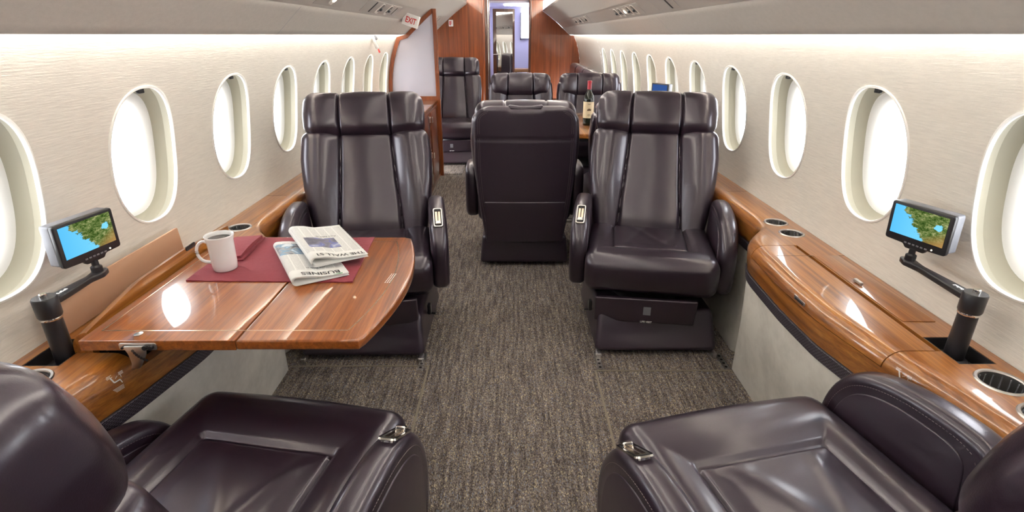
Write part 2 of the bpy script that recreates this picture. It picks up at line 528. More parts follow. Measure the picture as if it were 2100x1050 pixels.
def wall_plain(s, y0, y1, z0=Z0, z1=Z1):
    zs = np.linspace(z0, z1, 15)
    return loft([[(s * wx(z), y, z) for z in zs] for y in (y0, y1)], closed=False)
def solidify_wall(o):
    md = o.modifiers.new('thickness', 'SOLIDIFY'); md.thickness = .012; md.offset = 0
left_ys = WIN_Y[:11]; right_ys = WIN_Y
YF = WIN_Y[0] - PITCH / 2                # forward end of the modelled cabin
YB = 9.5; YL = 7.3; YE = YB + 1.5
mb = MB(); mb.add(wall_cells(1, right_ys)); mb.add(wall_plain(1, WIN_Y[-1] + PITCH / 2, YB + .02))
wr = struct(mb.obj('wall_right', M_wall))
mb = MB(); mb.add(wall_cells(-1, left_ys)); mb.add(wall_plain(-1, left_ys[-1] + PITCH / 2, YB + .02))
wl = struct(mb.obj('wall_left', M_wall))

# one window: reveal, lip, panes, latch (mesh data shared by every window)
def oval_ring(a, b, z_off_x, n=NA):
    return [(z_off_x, *sup(a, b, 2 * PI * i / n)) for i in range(n)]
def win_meshes(s):
    """local frame: origin on wall surface at window centre; +x*s is outboard"""
    def P(a, b, d):
        out = []
        for i in range(NA):
            y, z = sup(a, b, 2 * PI * i / NA)
            out.append((s * (wx(ZW + z) - wx(ZW) + d), y, z))
        return out
    rev = loft([P(.1565, .2065, .004), P(.164, .214, .018), P(.168, .217, .034), P(.160, .208, .052), P(.148, .194, .062)], True, False)
    inn = loft([P(.148, .194, .062), P(.140, .185, .066), P(.130, .174, .073), P(.122, .166, .082), P(.119, .163, .094)], True, False)
    lip = loft([P(.164, .214, .0005), P(.1625, .2125, -.004), P(.158, .208, -.005), P(.1555, .2055, -.001), P(.1565, .2065, .006)], True, False)
    pv = P(.121, .165, .088); pane = (pv, [tuple(range(NA))])
    mb_ = MB(); mb_.add(rbox(.012, .055, .012, .003, (1, 2, 1), 2, c=(s * .022 + s * (wx(ZW + .2) - wx(ZW)), 0, .203)))
    mb_.add(rbox(.010, .028, .016, .003, (1, 2, 1), 2, c=(s * .012 + s * (wx(ZW + .2) - wx(ZW)), 0, .199)))
    return rev, inn, lip, pane, (mb_.v, mb_.f)
n_win = 0
for s, ys in ((-1, left_ys), (1, right_ys)):
    rev, inn, lip, pane, lat = win_meshes(s)
    proto = None
    for y in ys:
        n_win += 1
        if proto is None:
            root = empty('window_%d' % n_win, (s * wx(ZW), y, ZW))
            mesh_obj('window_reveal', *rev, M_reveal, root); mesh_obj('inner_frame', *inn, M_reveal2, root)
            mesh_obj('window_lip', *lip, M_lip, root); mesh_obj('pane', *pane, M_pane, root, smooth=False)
            mesh_obj('shade_latch', *lat, M_blackm, root)
            proto = root
        else:
            root = copy_tree(proto); root.name = 'window_%d' % n_win; root.location = (s * wx(ZW), y, ZW)
        struct(root)
        ld = bpy.data.lights.new('window_daylight', 'AREA'); ld.shape = 'RECTANGLE'; ld.size = .36; ld.size_y = .27
        ld.cycles.is_portal = True
        lo = bpy.data.objects.new('window_daylight', ld); COL.objects.link(lo)
        lo.location = (s * (wx(ZW) + .105), y, ZW)
        lo.rotation_euler = (0, R(90) * s, 0)

# valance, rail, cove, ceiling
def prof_sweep(pts, y0, y1, s, n=2):
    return loft([[(s * x, y, z) for x, z in pts] for y in np.linspace(y0, y1, n)], closed=False)
def vz(x):   # valance inner face height, slightly bowed
    t = (.97 - x) / (.97 - .53)
    return 1.322 + .8 * (.97 - x) + .018 * math.sin(PI * max(0, min(1, t)))
for s, nm in ((-1, 'left'), (1, 'right')):
    y1 = YB + .02
    xs = list(np.linspace(.97, .853, 7))
    pts = [(1.0, 1.355), (.985, 1.330), (.980, 1.323), (.974, 1.3215)] + [(x, vz(x)) for x in xs]
    pts += [(.8525, vz(.8525) + .006)] + [(x, vz(x) + .008) for x in np.linspace(.85, .757, 5)] + [(.7545, vz(.7545) + .004)]
    pts += [(x, vz(x)) for x in np.linspace(.753, .54, 9)] + [(.532, vz(.532) + .004), (.530, vz(.53) + .02), (.545, vz(.53) + .03)]
    o = mesh_obj('trim_%d' % (1 if s < 0 else 2), *prof_sweep(pts, YF, y1, s), M_valance, angle=50)
    struct(o)
    o = mesh_obj('ceiling_rail_%s' % nm, *prof_sweep([(x, vz(x) + .005 - .0035) for x in np.linspace(.8505, .7565, 7)], YF, y1, s), M_rail)
    o.name = 'trim_%d' % (3 if s < 0 else 4); struct(o)
    # back of the cove and outer closing strip
    o = mesh_obj('trim_%d' % (5 if s < 0 else 6), *prof_sweep([(.545, vz(.53) + .03), (.66, 1.72), (.66, 1.84)], YF, y1, s), M_ceiling); struct(o)
    o = mesh_obj('trim_%d' % (7 if s < 0 else 8), *prof_sweep([(.995, 1.355), (.93, 1.42), (.99, 1.425), (1.03, 1.40)], YF, y1, s), M_ceiling); struct(o)
    # light strips
    yl = 7.2 if s < 0 else 9.4
    L = mesh_obj('wash_light', *box(s * .955, s * .985, YF + .05, yl, 1.385, 1.395), M_wash)
    tag(L, 'warm light strip tucked behind the %s valance above the windows' % nm, 'light strip')
    L = mesh_obj('cove_light', *box(s * .585, s * .63, YF + .05, yl, 1.715, 1.725), M_cove)
    tag(L, 'warm light strip in the %s ceiling cove' % nm, 'light strip')
struct(mesh_obj('ceiling', *loft([[(x, y, 1.84 + .04 * math.cos(x / .66 * PI / 2)) for x in np.linspace(-.66, .66, 13)] for y in (YF, YB + .02)], False), M_ceiling))

# thin joints between the valance panels
jn = 29
for s, ys in ((-1, (4.42, 2.42)), (1, (5.55, 3.45))):
    for yy in ys:
        jn += 1
        v, f = loft([[(s * (x - .0012), y, z - .0012) for x, z in [(.972, 1.3225)] + [(x, vz(x)) for x in np.linspace(.968, .853, 8)]] for y in (yy, yy + .004)], False)
        struct(mesh_obj('trim_%d' % jn, v, f, M_grey))
# floor
struct(mesh_obj('floor', *box(-1.15, 1.15, YF, YB + 1.6, -.03, 0), M_carpet, smooth=False))
struct(mesh_obj('wall_front', *box(-1.17, 1.17, YF - .03, YF, 0, 1.9), M_suede, smooth=False))
tn = 8
def seam_strip(x0, x1, y0, y1, m=None, h=.003):
    global tn
    tn += 1
    return struct(mesh_obj('trim_%d' % tn, *box(x0, x1, y0, y1, 0, h), m or M_carpetseam, smooth=False))
seam_strip(.357, .365, .75, 1.925); seam_strip(-.357, -.349, .75, 1.965)
seam_strip(.357, .94, 1.922, 1.928); seam_strip(-.94, -.349, 1.960, 1.966)

# ------------------------------------------------------------------ side ledges
EY = [-.9, 0, .6, .8, .965, 1.09, 1.32, 1.53, 1.8, 1.87, 1.93, 1.985, 2.03, 2.09, 2.3, 2.75, 2.87, 10]
EX = [.99, .99, .985, .966, .932, .900, .860, .857, .872, .885, .915, .965, .992, 1.002, 1.005, 1.005, 1.075, 1.075]
def edge(y):
    # smoothed piecewise line
    return float(np.mean([np.interp(y + d, EY, EX) for d in (-.03, -.015, 0, .015, .03)]))
ZT = .62
def nose(e, zb=.574, top=ZT, r=.045):
    pts = []
    for i in range(7):
        a = PI / 2 * i / 6
        pts.append((e + r - r * math.sin(a), top - r * 1.0 * (1 - math.cos(a))))
    pts[-1] = (e, zb)
    return pts
def stations(y0, y1):
    ys = [y0] + [y for y in np.arange(.5, 3.0, .03) if y0 + .004 < y < y1 - .004] + [y1]
    return ys
def bay_loft(s, y0, y1, z0, z1, d=.03, x1=1.031):
    return loft([[(s * (edge(y) + d), y, z0), (s * x1, y, z0), (s * x1, y, z1), (s * (edge(y) + d), y, z1)] for y in stations(y0, y1)])
def ledge(s, y1, side):
    root = empty('side_ledge', (0, 0, 0))
    secs = []
    for y in stations(YF + .005, y1):
        e = edge(y)
        sec = [(wx(ZT) - .004, ZT)] + nose(e) + [(e + .004, .54), (e + .010, .505), (wx(.505) - .02, .505)]
        secs.append([(s * x, y, z) for x, z in sec])
    top = mesh_obj('ledge_top', *loft(secs), M_wood, root)
    cups = CUPS[s]
    cut = [box(*sorted((s * .5, s * 1.031)), 1.10, 1.80, .5745, .7)] if s > 0 else [box(-1.031, -.5, 1.10, 1.80, .5745, .7), bay_loft(-1, 1.10, 1.80, .4, .7)]
    if s > 0: cut.append(box(1.0185, 1.031, 1.103, 1.797, .45, .7))
    cut += [lathe([(0, -.2), (r - .003, -.2), (r - .003, .1), (0, .1)], 32, (cx, cy, ZT)) for cx, cy, r in cups]
    cut += [box(*sorted((s * 1.032, s * 1.118)), 1.045, 1.165, .58, .7)]
    bool_cut(top, cut)
    # woven trim and lower panel
    ys = stations(YF + .005, y1)
    def strip(fn, name, m):
        secs = []
        for y in ys:
            secs.append([(s * x, y, z) for x, z in fn(edge(y))])
        return mesh_obj(name, *loft(secs), m, root)
    strip(lambda e: [(e + .006, .505), (e + .004, .502), (e + .012, .462), (e + .03, .462), (e + .03, .505)], 'woven_trim', M_band)
    def low(e):
        b = max(.945, min(1.07, e + (.02 if e < 1 else -.005 if e < 1.006 else 0)))
        return [(e + .022, .464), (e + .018, .455), (e + .6 * (b - e) * .5 + .015, .25), (b, .012), (b, 0), (b + .04, 0), (e + .07, .464)]
    strip(low, 'lower_panel', M_suede)
    for cx, cy, r in cups:
        ring = mesh_obj('cup_holder', *lathe([(r - .006, -.055), (r - .005, .0), (r - .003, .0025), (r + .002, .003), (r + .004, 0)], 40, (cx, cy, ZT)), M_steel, root)
        mesh_obj('cup_well', *lathe([(r - .004, -.001), (r - .005, -.06), (0, -.06)], 40, (cx, cy, ZT)), M_blackm, ring)
        ribs = MB()
        for i in range(16):
            a = 2 * PI * i / 16
            ribs.add(cyl((cx + (r - .006) * math.cos(a), cy + (r - .006) * math.sin(a), ZT - .05), (cx + (r - .006) * math.cos(a), cy + (r - .006) * math.sin(a), ZT - .006), .0014, 6))
        ribs.obj('rib', M_grey, ring)
    # monitor well
    w = MB(); X0, X1 = sorted((s * 1.033, s * 1.117))
    w.add(box(X0, X1, 1.046, 1.164, .581, .585)); w.add(box(X0, X0 + .002, 1.046, 1.164, .585, .6195)); w.add(box(X1 - .002, X1, 1.046, 1.164, .585, .6195))
    w.add(box(X0, X1, 1.046, 1.048, .585, .6195)); w.add(box(X0, X1, 1.162, 1.164, .585, .6195))
    wo = w.obj('monitor_well', M_blackm, root, smooth=False)
    # fold-over lid with the rolled nose
    secs = []
    for y in stations(1.103, 1.797):
        e = edge(y)
        secs.append([(s * x, y, z) for x, z in [(1.018, ZT)] + nose(e, .5765) + [(e + .004, .576), (1.018, .576)]])
    if s > 0:
        lid = mesh_obj('ledge_lid', *loft(secs), M_wood, root)
        # finger latch on the nose
        e = edge(1.50)
        h = MB(); h.add(slab(rrect(.060, .012, .005), .002, .0008, 2, frame((e - .0012, 1.42, .592), (-.01, 1, 0), (0, 0, 1))))
        hh = h.obj('latch', M_steel, lid)
        h = MB(); h.add(slab(rrect(.046, .005, .002), .001, .0003, 2, frame((e - .0025, 1.42, .590), (-.01, 1, 0), (0, 0, 1)))); h.obj('latch_slot', M_blackm, lid)
    else:
        v, f = loft(secs)
        hx, hz = -.995, .576
        v = [(hx - (z - hz), y, hz + (x - hx)) for x, y, z in v]
        lid = mesh_obj('ledge_lid', v, f, M_wood, root)
        h = MB()
        for yy in (1.13,): 
            for dy, dz in ((0, 0), (.014, .002), (.006, -.018)): h.add(cyl((-.996, yy + dy, .63 + dz), (-.983, yy + dy, .63 + dz), .008, 14))
        h.add(box(-.996, -.987, 1.12, 1.155, .60, .64)); h.obj('hinge', M_black, lid)
        h = MB(); h.add(slab(rrect(.05, .014, .005), .004, .001, 2, frame((-.9935, 1.56, .712), (0, 1, 0), (0, 0, 1)))); h.obj('latch', M_black, lid)
        # hollow below
        t = MB(); t.add(bay_loft(-1, 1.101, 1.799, .440, .444, .03)); t.add(box(-1.031, -1.029, 1.101, 1.799, .444, .575))
        t.add(loft([[(-(edge(y) + .0305), y, .444), (-(edge(y) + .0325), y, .444), (-(edge(y) + .0325), y, .57), (-(edge(y) + .0305), y, .57)] for y in stations(1.101, 1.799)]))
        t.add(box(-1.03, -.935, 1.101, 1.104, .444, .60)); t.add(box(-1.03, -.91, 1.796, 1.799, .444, .60))
        t.obj('storage_well', M_blackm, root, smooth=False)
    # small rear flap
    if s > 0:
        fl = mesh_obj('ledge_flap', *slab(rrect(.087, .456, .003, 2), .004, .001, 2, frame((1.0785, 1.47, ZT + .0005), (1, 0, 0), (0, 1, 0))), M_wood, root)
        h = MB(); h.add(rbox(.010, .036, .010, .003, (1, 3, 1), 2, c=(1.052, 1.47, ZT + .010))); h.add(cyl((1.052, 1.456, ZT), (1.052, 1.456, ZT + .008), .003, 8)); h.add(cyl((1.052, 1.484, ZT), (1.052, 1.484, ZT + .008), .003, 8))
        h.obj('flap_handle', M_steel, fl)
    else:
        v, f = slab(rrect(.10, .56, .004, 2), .008, .002, 2, frame((-1.118, 1.43, ZT + .052), (-.07, 0, 1), (0, 1, 0)))
        fl = mesh_obj('ledge_flap', v, f, M_tan, root)
    # seat-control placard near the lid end
    pl = MB()
    e = edge(1.045)
    n2 = Vector((-1, -.30, 0)).normalized() if s > 0 else Vector((1, -.30, 0)).normalized()
    F = frame((s * (e + .0035) + n2.x * .0035, 1.045, .580), Vector((0, 0, 1)).cross(n2), (0, 0, 1))
    def ln(x0, y0, x1, y1, w=.0012):
        d = Vector((x1 - x0, y1 - y0)); L_ = d.length; a = math.atan2(d.y, d.x)
        Mx = F @ Matrix.Translation((x0, y0, 0)) @ Matrix.Rotation(a, 4, 'Z')
        pl.add(box(0, L_, -w / 2, w / 2, 0, .0006), Mx)
    ln(-.012, .014, -.006, -.002, .003); ln(-.006, -.002, .008, -.002, .003); ln(.008, -.002, .011, -.012, .002)
    for i, (x, w) in enumerate(((-.02, .012), (-.021, .010), (-.02, .013))): ln(x, .020 - i * .003, x + w, .020 - i * .003, .0007)
    for i in range(3): ln(.008, .016 - i * .003, .019, .016 - i * .003, .0007)
    for i in range(4): ln(-.014 + .002 * i, -.018 - i * .003, .012, -.018 - i * .003, .0007)
    ln(-.002, .006, .004, .010, .0008); ln(.012, .002, .012, .008, .0008)
    pl.obj('placard', M_ink, root, smooth=False)
    tag(root, 'varnished wood side ledge along the %s wall, %s' % (side, 'its lid closed, two pairs of cup holders' if s > 0 else 'its lid raised behind the open table'), 'side ledge')
    # seam across the top
    for yy in ([1.70, 2.52] if s > 0 else [2.45]):
        e = edge(yy)
        mesh_obj('seam', *box(*sorted((s * (e + .045), s * 1.145)), yy, yy + .0015, ZT - .001, ZT + .0006), M_wooddark, root, smooth=False)
    return root
CUPS = {1: [(1.072, 2.055, .042), (1.072, 1.925, .042), (1.070, .975, .046), (1.062, .855, .046)],
        -1: [(-1.063, 2.0, .042), (-1.055, .985, .044)]}
ledge(1, 6.12, 'right'); ledge(-1, 4.28, 'left')

# ------------------------------------------------------------------ chairs
def groove(d, w, depth): return -depth * math.exp(-(d / w) ** 2)
def seam_x(z, zt=.72):   # seam lateral position along the back
    return .150 - .030 * min(1, max(0, z) / .5)
def cushion_fn(x, y, z):
    # x,y,z centred box .56 x .52 x .18
    if z > 0:
        k = min(1, z / .05)
        inner = max(abs(x) - .165, -(y + .105))       # <0 inside inset panel (front limit y=-.105)
        d = inner
        z += k * groove(d, .005, .010)
        if d < 0: z -= k * (.010 - .006 * min(1, -d / .05))
        else: z += k * .007 * math.exp(-((d - .06) / .05) ** 2) - k * .008 * math.exp(-(d / .03) ** 2)
        z += k * (.0035 * math.exp(-((x * .8 + y * .5 - .02) / .02) ** 2) + .003 * math.exp(-((x * .9 - y * .35 + .07) / .018) ** 2)) * (1 if d < -.03 else 0.0 if d > 0 else -d / .03)
        if y < -.20: z -= k * .02 * ((-.20 - y) / .07) ** 2
    if y < -.2:
        y -= .010 * math.cos(max(-1, min(1, x / .28)) * PI / 2)
        y += .03 * max(0, -z) / .09
    return x, y, z
def back_fn(x, y, z):
    # box .60 wide x .11 thick x .54 tall centred; z local -.27...27
    zz = z + .27
    t = zz / .54
    wk = .86 + .17 * math.sin(min(1, t * 1.35) * PI / 2) - .04 * max(0, t - .75) / .25
    sx = seam_x(zz)
    ax = abs(x) * wk
    if y < 0:
        k = min(1, -y / .03)
        d = ax - sx
        y -= k * groove(d, .0065, .012) * 1.0
        if d > 0: y -= k * (.042 * math.sin(min(1, d / .115) * PI * .62)) * (.55 + .45 * min(1, t * 2))
        else:
            y -= k * .010 * math.cos(ax / sx * PI / 2)
            y -= k * .016 * math.exp(-((t - .2) / .18) ** 2)
    return x * wk, y, z
def head_fn(x, y, z):
    # .57 x .13 x .205
    if y < 0:
        k = min(1, -y / .03)
        d = abs(x) - .120
        y -= k * groove(d, .0055, .013)
        if d > 0: y -= k * .020 * math.sin(min(1, d / .15) * PI * .8)
        else: y -= k * .010 * math.cos(x / .12 * PI / 2)
        y -= k * .012 * math.cos(z / .1025 * PI / 2)
    kz = groove(abs(x) - .120, .0055, .005)
    z += kz if z > 0 else -kz
    x *= 1 - .035 * max(0, z) / .1 - .01 * max(0, -z) / .1
    if z > 0: z += .008 * math.cos(x / .285 * PI / 2)
    return x, y, z

def arm_outline(h=0):
    # (y, z): y negative is front
    pts = [(.17, .60), (.05, .612), (-.06, .598), (-.145, .560), (-.195, .490), (-.212, .40), (-.200, .31), (-.16, .268), (0, .262), (.16, .30), (.20, .40), (.20, .52)]
    P = [Vector(p) for p in pts]; n = len(P); out = []
    for i in range(n):
        p0, p1, p2, p3 = P[i - 1], P[i], P[(i + 1) % n], P[(i + 2) % n]
        for j in range(5):
            t = j / 5
            q = .5 * ((2 * p1) + (-p0 + p2) * t + (2*p0 - 5*p1 + 4*p2 - p3) * t*t + (-p0 + 3*p1 - 3*p2 + p3) * t**3)
            out.append((q.x, q.y))
    return out
YZ = Matrix(((0, 0, 1, 0), (1, 0, 0, 0), (0, 1, 0, 0), (0, 0, 0, 1)))   # (u,v,w)->(w,u,v)
def ring_path(poly, x): return [(x, p[0], p[1]) for p in poly]

def stitch_row(path, r=.0008, step=.0075):
    """little thread dashes along a 3D path, as one mesh"""
    mb_ = MB(); P = [Vector(p) for p in path]
    acc = 0
    for a, b in zip(P[:-1], P[1:]):
        L_ = (b - a).length
        if L_ < 1e-6: continue
        d = (b - a) / L_; p = (step - acc) % step
        while p < L_:
            c = a + d * p
            mb_.add(cyl(c - d * step * .3, c + d * step * .3, r, 5)); p += step
        acc = (acc + L_) % step
    return mb_

def make_chair(name='cabin_chair'):
    root = empty(name)
    # seat cushion
    mesh_obj('seat_cushion', *rbox(.56, .52, .18, .045, (84, 76, 4), 4, cushion_fn, (0, -.03, .365)), M_leather, root, angle=80)
    # backrest frame hinged at (0,.17,.40)
    hinge = (0, .165, .40)
    mesh_obj('backrest', *rbox(.60, .11, .54, .045, (120, 1, 30), 4, back_fn, (0, .035, .255)), M_leather, root, angle=80, loc=hinge)
    mesh_obj('headrest', *rbox(.575, .13, .205, .05, (120, 1, 10), 5, head_fn, (0, .022, .6)), M_leather, root, angle=80, loc=hinge)
    hr = [c for c in kids(root) if c.name.startswith('headrest')][0]
    for of in (0, .009):
        P_ = []
        for q in range(0, 41):
            t_ = -.25 * PI + 1.5 * PI * q / 40
            sx2, sz2 = sup(.262 - of, .083 - of, t_, 4.5)
            p = head_fn(sx2, .065, sz2); P_.append((p[0], p[1] + .0225 - (.004 if abs(sz2) > .06 or abs(sx2) > .25 else 0), p[2] + .6))
        stitch_row(P_, .0009).obj('stitching', M_thread, hr)
    # rear shell
    def shell_fn(x, y, z):
        t = (z + .39) / .78
        w = .80 + .20 * math.sin(min(1, t * 1.5) * PI / 2)
        if y > 0:
            k = min(1, y / .015)
            y += k * (.010 * math.cos(max(-1, min(1, x / .285)) * PI / 2))
            y += k * (groove(z - .225, .004, .006) + groove(z + .125, .004, .006))
            if abs(x) < .115 and z > .37: y -= .012 * k * min(1, (z - .37) / .02) * min(1, (.115 - abs(x)) / .02)
        if z > .31:
            q = min(1, (z - .31) / .09); x *= 1 - .095 * (1 - math.sqrt(max(0, 1 - q * q))) / .2875
        return x * w, y, z
    sh = mesh_obj('back_shell', *rbox(.575, .05, .80, .024, (40, 1, 64), 4, shell_fn, (0, .105, .17)), M_leather2, root, angle=80, loc=hinge)
    hd = mesh_obj('grab_handle', *rbox(.19, .040, .030, .012, (8, 2, 2), 3, lambda x, y, z: (x, y, z - .010 * math.cos(x / .1 * PI / 2) + .008), (0, .108, .555)), M_leather, sh)
    pk = mesh_obj('seat_pocket', *rbox(.47, .014, .25, .006, (12, 1, 8), 2, lambda x, y, z: (x * (1 - .04 * (.12 - z) / .25), y + (.006 * math.cos(x / .25 * PI / 2) if y > 0 else 0), z), (0, .132, -.095)), M_leather2, sh)
    for sx_ in (-1, 1):
        for of in (0, .010):
            P_ = []
            for zz in np.linspace(-.15, .50, 20):
                p = shell_fn(sx_ * (.264 - of), .025, zz - .17); P_.append((p[0], p[1] + .105 + .0006, p[2] + .17))
            for q in range(1, 7):
                an = PI / 2 * q / 6; p = shell_fn(sx_ * (.224 + (.04 - of) * math.cos(an)), .025, .50 - .17 + (.045 - of) * math.sin(an)); P_.append((p[0], p[1] + .1056, p[2] + .17))
            stitch_row(P_, .0009).obj('stitching', M_thread, sh)
    # arms
    out = arm_outline()
    for sd, nm in ((-1, 1), (1, 2)):
        x0 = sd * .315
        def af(u, v, w):
            # slight outward belly and thicker at rear
            return (u, v, w + sd * .012 * math.cos((v - .43) / .2 * PI / 2))
        arm = mesh_obj('armrest', *slab(out, .074, .026, 5, YZ @ Matrix.Translation((0, 0, x0)), None), M_leather, root, angle=80)
        def shr(k): return [(.0 + (p[0] - .0) * k, .43 + (p[1] - .43) * k) for p in out]
        inn = shr(.76)
        sp_ = MB()
        for fs in (-1, 1):
            sp_.add(slab(inn, .008, .0035, 3, YZ @ Matrix.Translation((0, 0, x0 + fs * .036))))
        sp_.obj('side_panel', M_leather2, arm, angle=60)
        io = shr(.86)
        for fs in (-1, 1):
            stitch_row(ring_path(io, x0 + fs * .0372) , .0007).obj('stitching', M_thread, arm)
    return root

def add_control(arm, sd):
    """chrome recline control set in the top front curve of an armrest"""
    x0 = sd * .315
    o = Vector((x0, -.108, .5795)); d = Vector((0, -.085, -.047)).normalized()
    F = frame(o, (1, 0, 0), -d)
    ro = rrect(.042, .112, .011); ri = rrect(.031, .100, .008)
    m_ = MB(); n = len(ro)
    v = [(p[0], p[1], .0) for p in ro] + [(p[0], p[1], .004) for p in inset(ro, .0015)] + [(p[0], p[1], .004) for p in ri] + [(p[0], p[1], -.006) for p in ri]
    f = []
    for a in range(3):
        for j in range(n): f.append((a*n+j, a*n+(j+1)%n, (a+1)*n+(j+1)%n, (a+1)*n+j))
    m_.add((v, f), F); fr = m_.obj('control_frame', M_chrome, arm)
    m_ = MB(); m_.add((([(p[0], p[1], .0015) for p in ri]), [tuple(range(n))]), F); m_.obj('control_plate', M_blackm, arm)
    m_ = MB(); m_.add(box(-.011, -.002, -.028, .034, .0015, .003), F); m_.add(box(.002, .011, -.028, .034, .0015, .003), F); m_.obj('control_track', M_inlay, arm)
    m_ = MB(); m_.add(rbox(.024, .018, .014, .004, (2, 2, 2), 3, None, (0, -.036, .006)), F); m_.obj('control_lever', M_chrome, arm)

def add_base(root):
    """shrouded plinth, track feet, life vest pouch"""
    def bf(x, y, z):
        t = (z + .085) / .17
        x *= 1.0 - .06 * t
        if y < 0: y += .075 * t - .004
        else: y -= .02 * t
        if y < 0 and z > -.05: y += .012 * math.cos(x / .27 * PI / 2)
        return x, y, z
    b = mesh_obj('seat_base', *rbox(.54, .56, .17, .022, (10, 8, 4), 3, bf, (0, -.015, .107)), M_leather2, root, angle=80)
    col = mesh_obj('swivel_column', *lathe([(0, .19), (.16, .19), (.15, .235), (.17, .285), (0, .285)], 32), M_blackm, root)
    for sx_ in (-1, 1):
        f = MB(); f.add(rbox(.018, .05, .022, .004, (1, 2, 1), 2, None, (sx_ * .255, -.29, .012))); f.add(cyl((sx_ * .255 - .012, -.302, .013), (sx_ * .255 + .012, -.302, .013), .006, 10))
        f.obj('track_foot', M_steel, b)
    return b
def add_pouch(root, sd):
    p = mesh_obj('life_vest_pouch', *rbox(.43, .026, .125, .008, (10, 1, 4), 2, lambda x, y, z: (x, y - .01 * z / .06, z + .006 * x / .2), (sd * -.01, -.262, .208)), M_leather2, root, angle=70)
    t = MB(); t.add(rbox(.032, .004, .040, .0015, (4, 1, 4), 1, None, (0, -.278, .213)))
    for i in range(6): t.add(box(-.014 + i * .005, -.012 + i * .005, -.2808, -.2798, .197, .229))
    t.obj('pull_tab', M_grey, p, smooth=False)
    text_mesh('LIFE VEST', .012, M_ink, p, frame((0, -.2755, .158), (1, 0, 0), (0, -.05, 1)), 'lettering', bold=.0003)
    return p

def place_back(root, recline, head_drop=0.0):
    for c in kids(root):
        if c.name.split('.')[0] in ('backrest', 'headrest', 'back_shell'):
            c.rotation_euler = (R(-recline), 0, 0)
            if c.name.startswith('headrest') and head_drop:
                a = R(-recline); z = Vector((0, -math.sin(a), math.cos(a)))
                c.location = Vector(c.location) - z * head_drop
def arms(root): return sorted([c for c in kids(root) if c.name.startswith('armrest')], key=lambda c: np.mean([v.co.x for v in c.data.vertices]))

def kill(o):
    for c in kids(o): kill(c)
    bpy.data.objects.remove(o)
base_chair = make_chair()
bpy.context.view_layer.update()
hinge_ = (0, .165, .40)
chair_specs = [
 # x, y, rz(deg, 0 = faces the camera), recline, head drop, base twist, control arm, pouch, label, group
 dict(x=.645, y=2.335, rz=-11, rec=21, hd=0, ctl=-1, pouch=1, label='brown leather chair facing the camera on the right, beside the closed ledge'),
 dict(x=-.645, y=2.30, rz=9, rec=21, hd=0, ctl=1, pouch=1, label='brown leather chair facing the camera at the open table with newspapers'),
 dict(x=-.58, y=.885, rz=180 - 10, rec=17, hd=0, ctl=-1, pouch=0, low=1, label='foreground brown leather chair at lower left, seen from behind, facing the table'),
 dict(x=.59, y=.85, rz=180 + 13, rec=17, hd=0, ctl=1, pouch=0, low=1, label='foreground brown leather chair at lower right, seen from behind beside the cup holders'),
 dict(x=.085, y=3.31, rz=180, rec=3, hd=.125, ctl=0, pouch=0, label='brown leather chair turned away in the aisle, its plain back with pocket showing'),
 dict(x=.765, y=3.34, rz=180, rec=3, hd=.125, ctl=0, pouch=0, noarm=1, label='brown leather chair turned away, hidden behind the right front chair'),
 dict(x=.10, y=5.12, rz=0, rec=8, hd=.115, ctl=0, pouch=0, label='far brown leather chair facing the camera, directly in front of the doorway'),
 dict(x=.755, y=5.12, rz=0, rec=8, hd=.115, ctl=0, pouch=0, noarm=1, label='far brown leather chair facing the camera behind the wine bottle'),
 dict(x=-.63, y=6.10, rz=0, rec=14, hd=0, ctl=0, pouch=1, label='far brown leather chair beyond the frosted partition, against the wood bulkhead'),
]
base_specs = []
for sp in chair_specs:
    c = copy_tree(base_chair)
    c.name = 'cabin_chair'
    c.location = (sp['x'], sp['y'], 0); c.rotation_euler = (0, 0, R(sp['rz']))
    tag(c, sp['label'], 'chair', 'brown leather cabin chairs')
    place_back(c, sp['rec'], sp['hd'])
    al = arms(c)
    if sp.get('noarm'):
        for a in al: kill(a)
    if sp['ctl']: add_control(al[0] if sp['ctl'] < 0 else al[1], sp['ctl'])
    if sp.get('low'):
        a = al[0] if sp['ctl'] < 0 else al[1]
        a.location = (0, .0, -.065)
        al[0 if sp['ctl'] > 0 else 1].location = (0, -.04, .0) if sp['x'] > 0 else (0, .03, -.10)
    b = add_base(c)
    if sp.get('low'):
        for p_ in kids(c):
            if p_.name.split('.')[0] in ('back_shell', 'headrest', 'backrest'): p_.location = Vector(hinge_) + Vector((0, .12, 0))
            if p_.name.startswith('headrest'): p_.scale = (.99, .85, 1); p_.location = Vector(hinge_) + Vector((0, .136, -.012))
            if p_.name.startswith('backrest'): p_.scale = (.97, .8, 1); p_.location = Vector(hinge_) + Vector((0, .145, 0))
            if p_.name.startswith('seat_cushion'): p_.scale = (1, 1.22, 1); p_.location = (0, .064, 0)
    if not sp.get('low'): b.rotation_euler = (0, 0, -R(sp['rz'] if abs(sp['rz']) < 90 else sp['rz'] - 180))
    if sp['ctl'] and not sp.get('low'):
        m_ = MB(); k_ = sp['ctl']
        m_.add(cyl((k_ * .262, -.10, .135), (k_ * .300, -.10, .130), .006, 10)); m_.add(rbox(.016, .030, .050, .005, (1, 1, 2), 2, None, (k_ * .276, -.12, .165)))
        m_.obj('release_lever', M_black, b)
    if sp['pouch']: add_pouch(c, 1)
kill(base_chair)

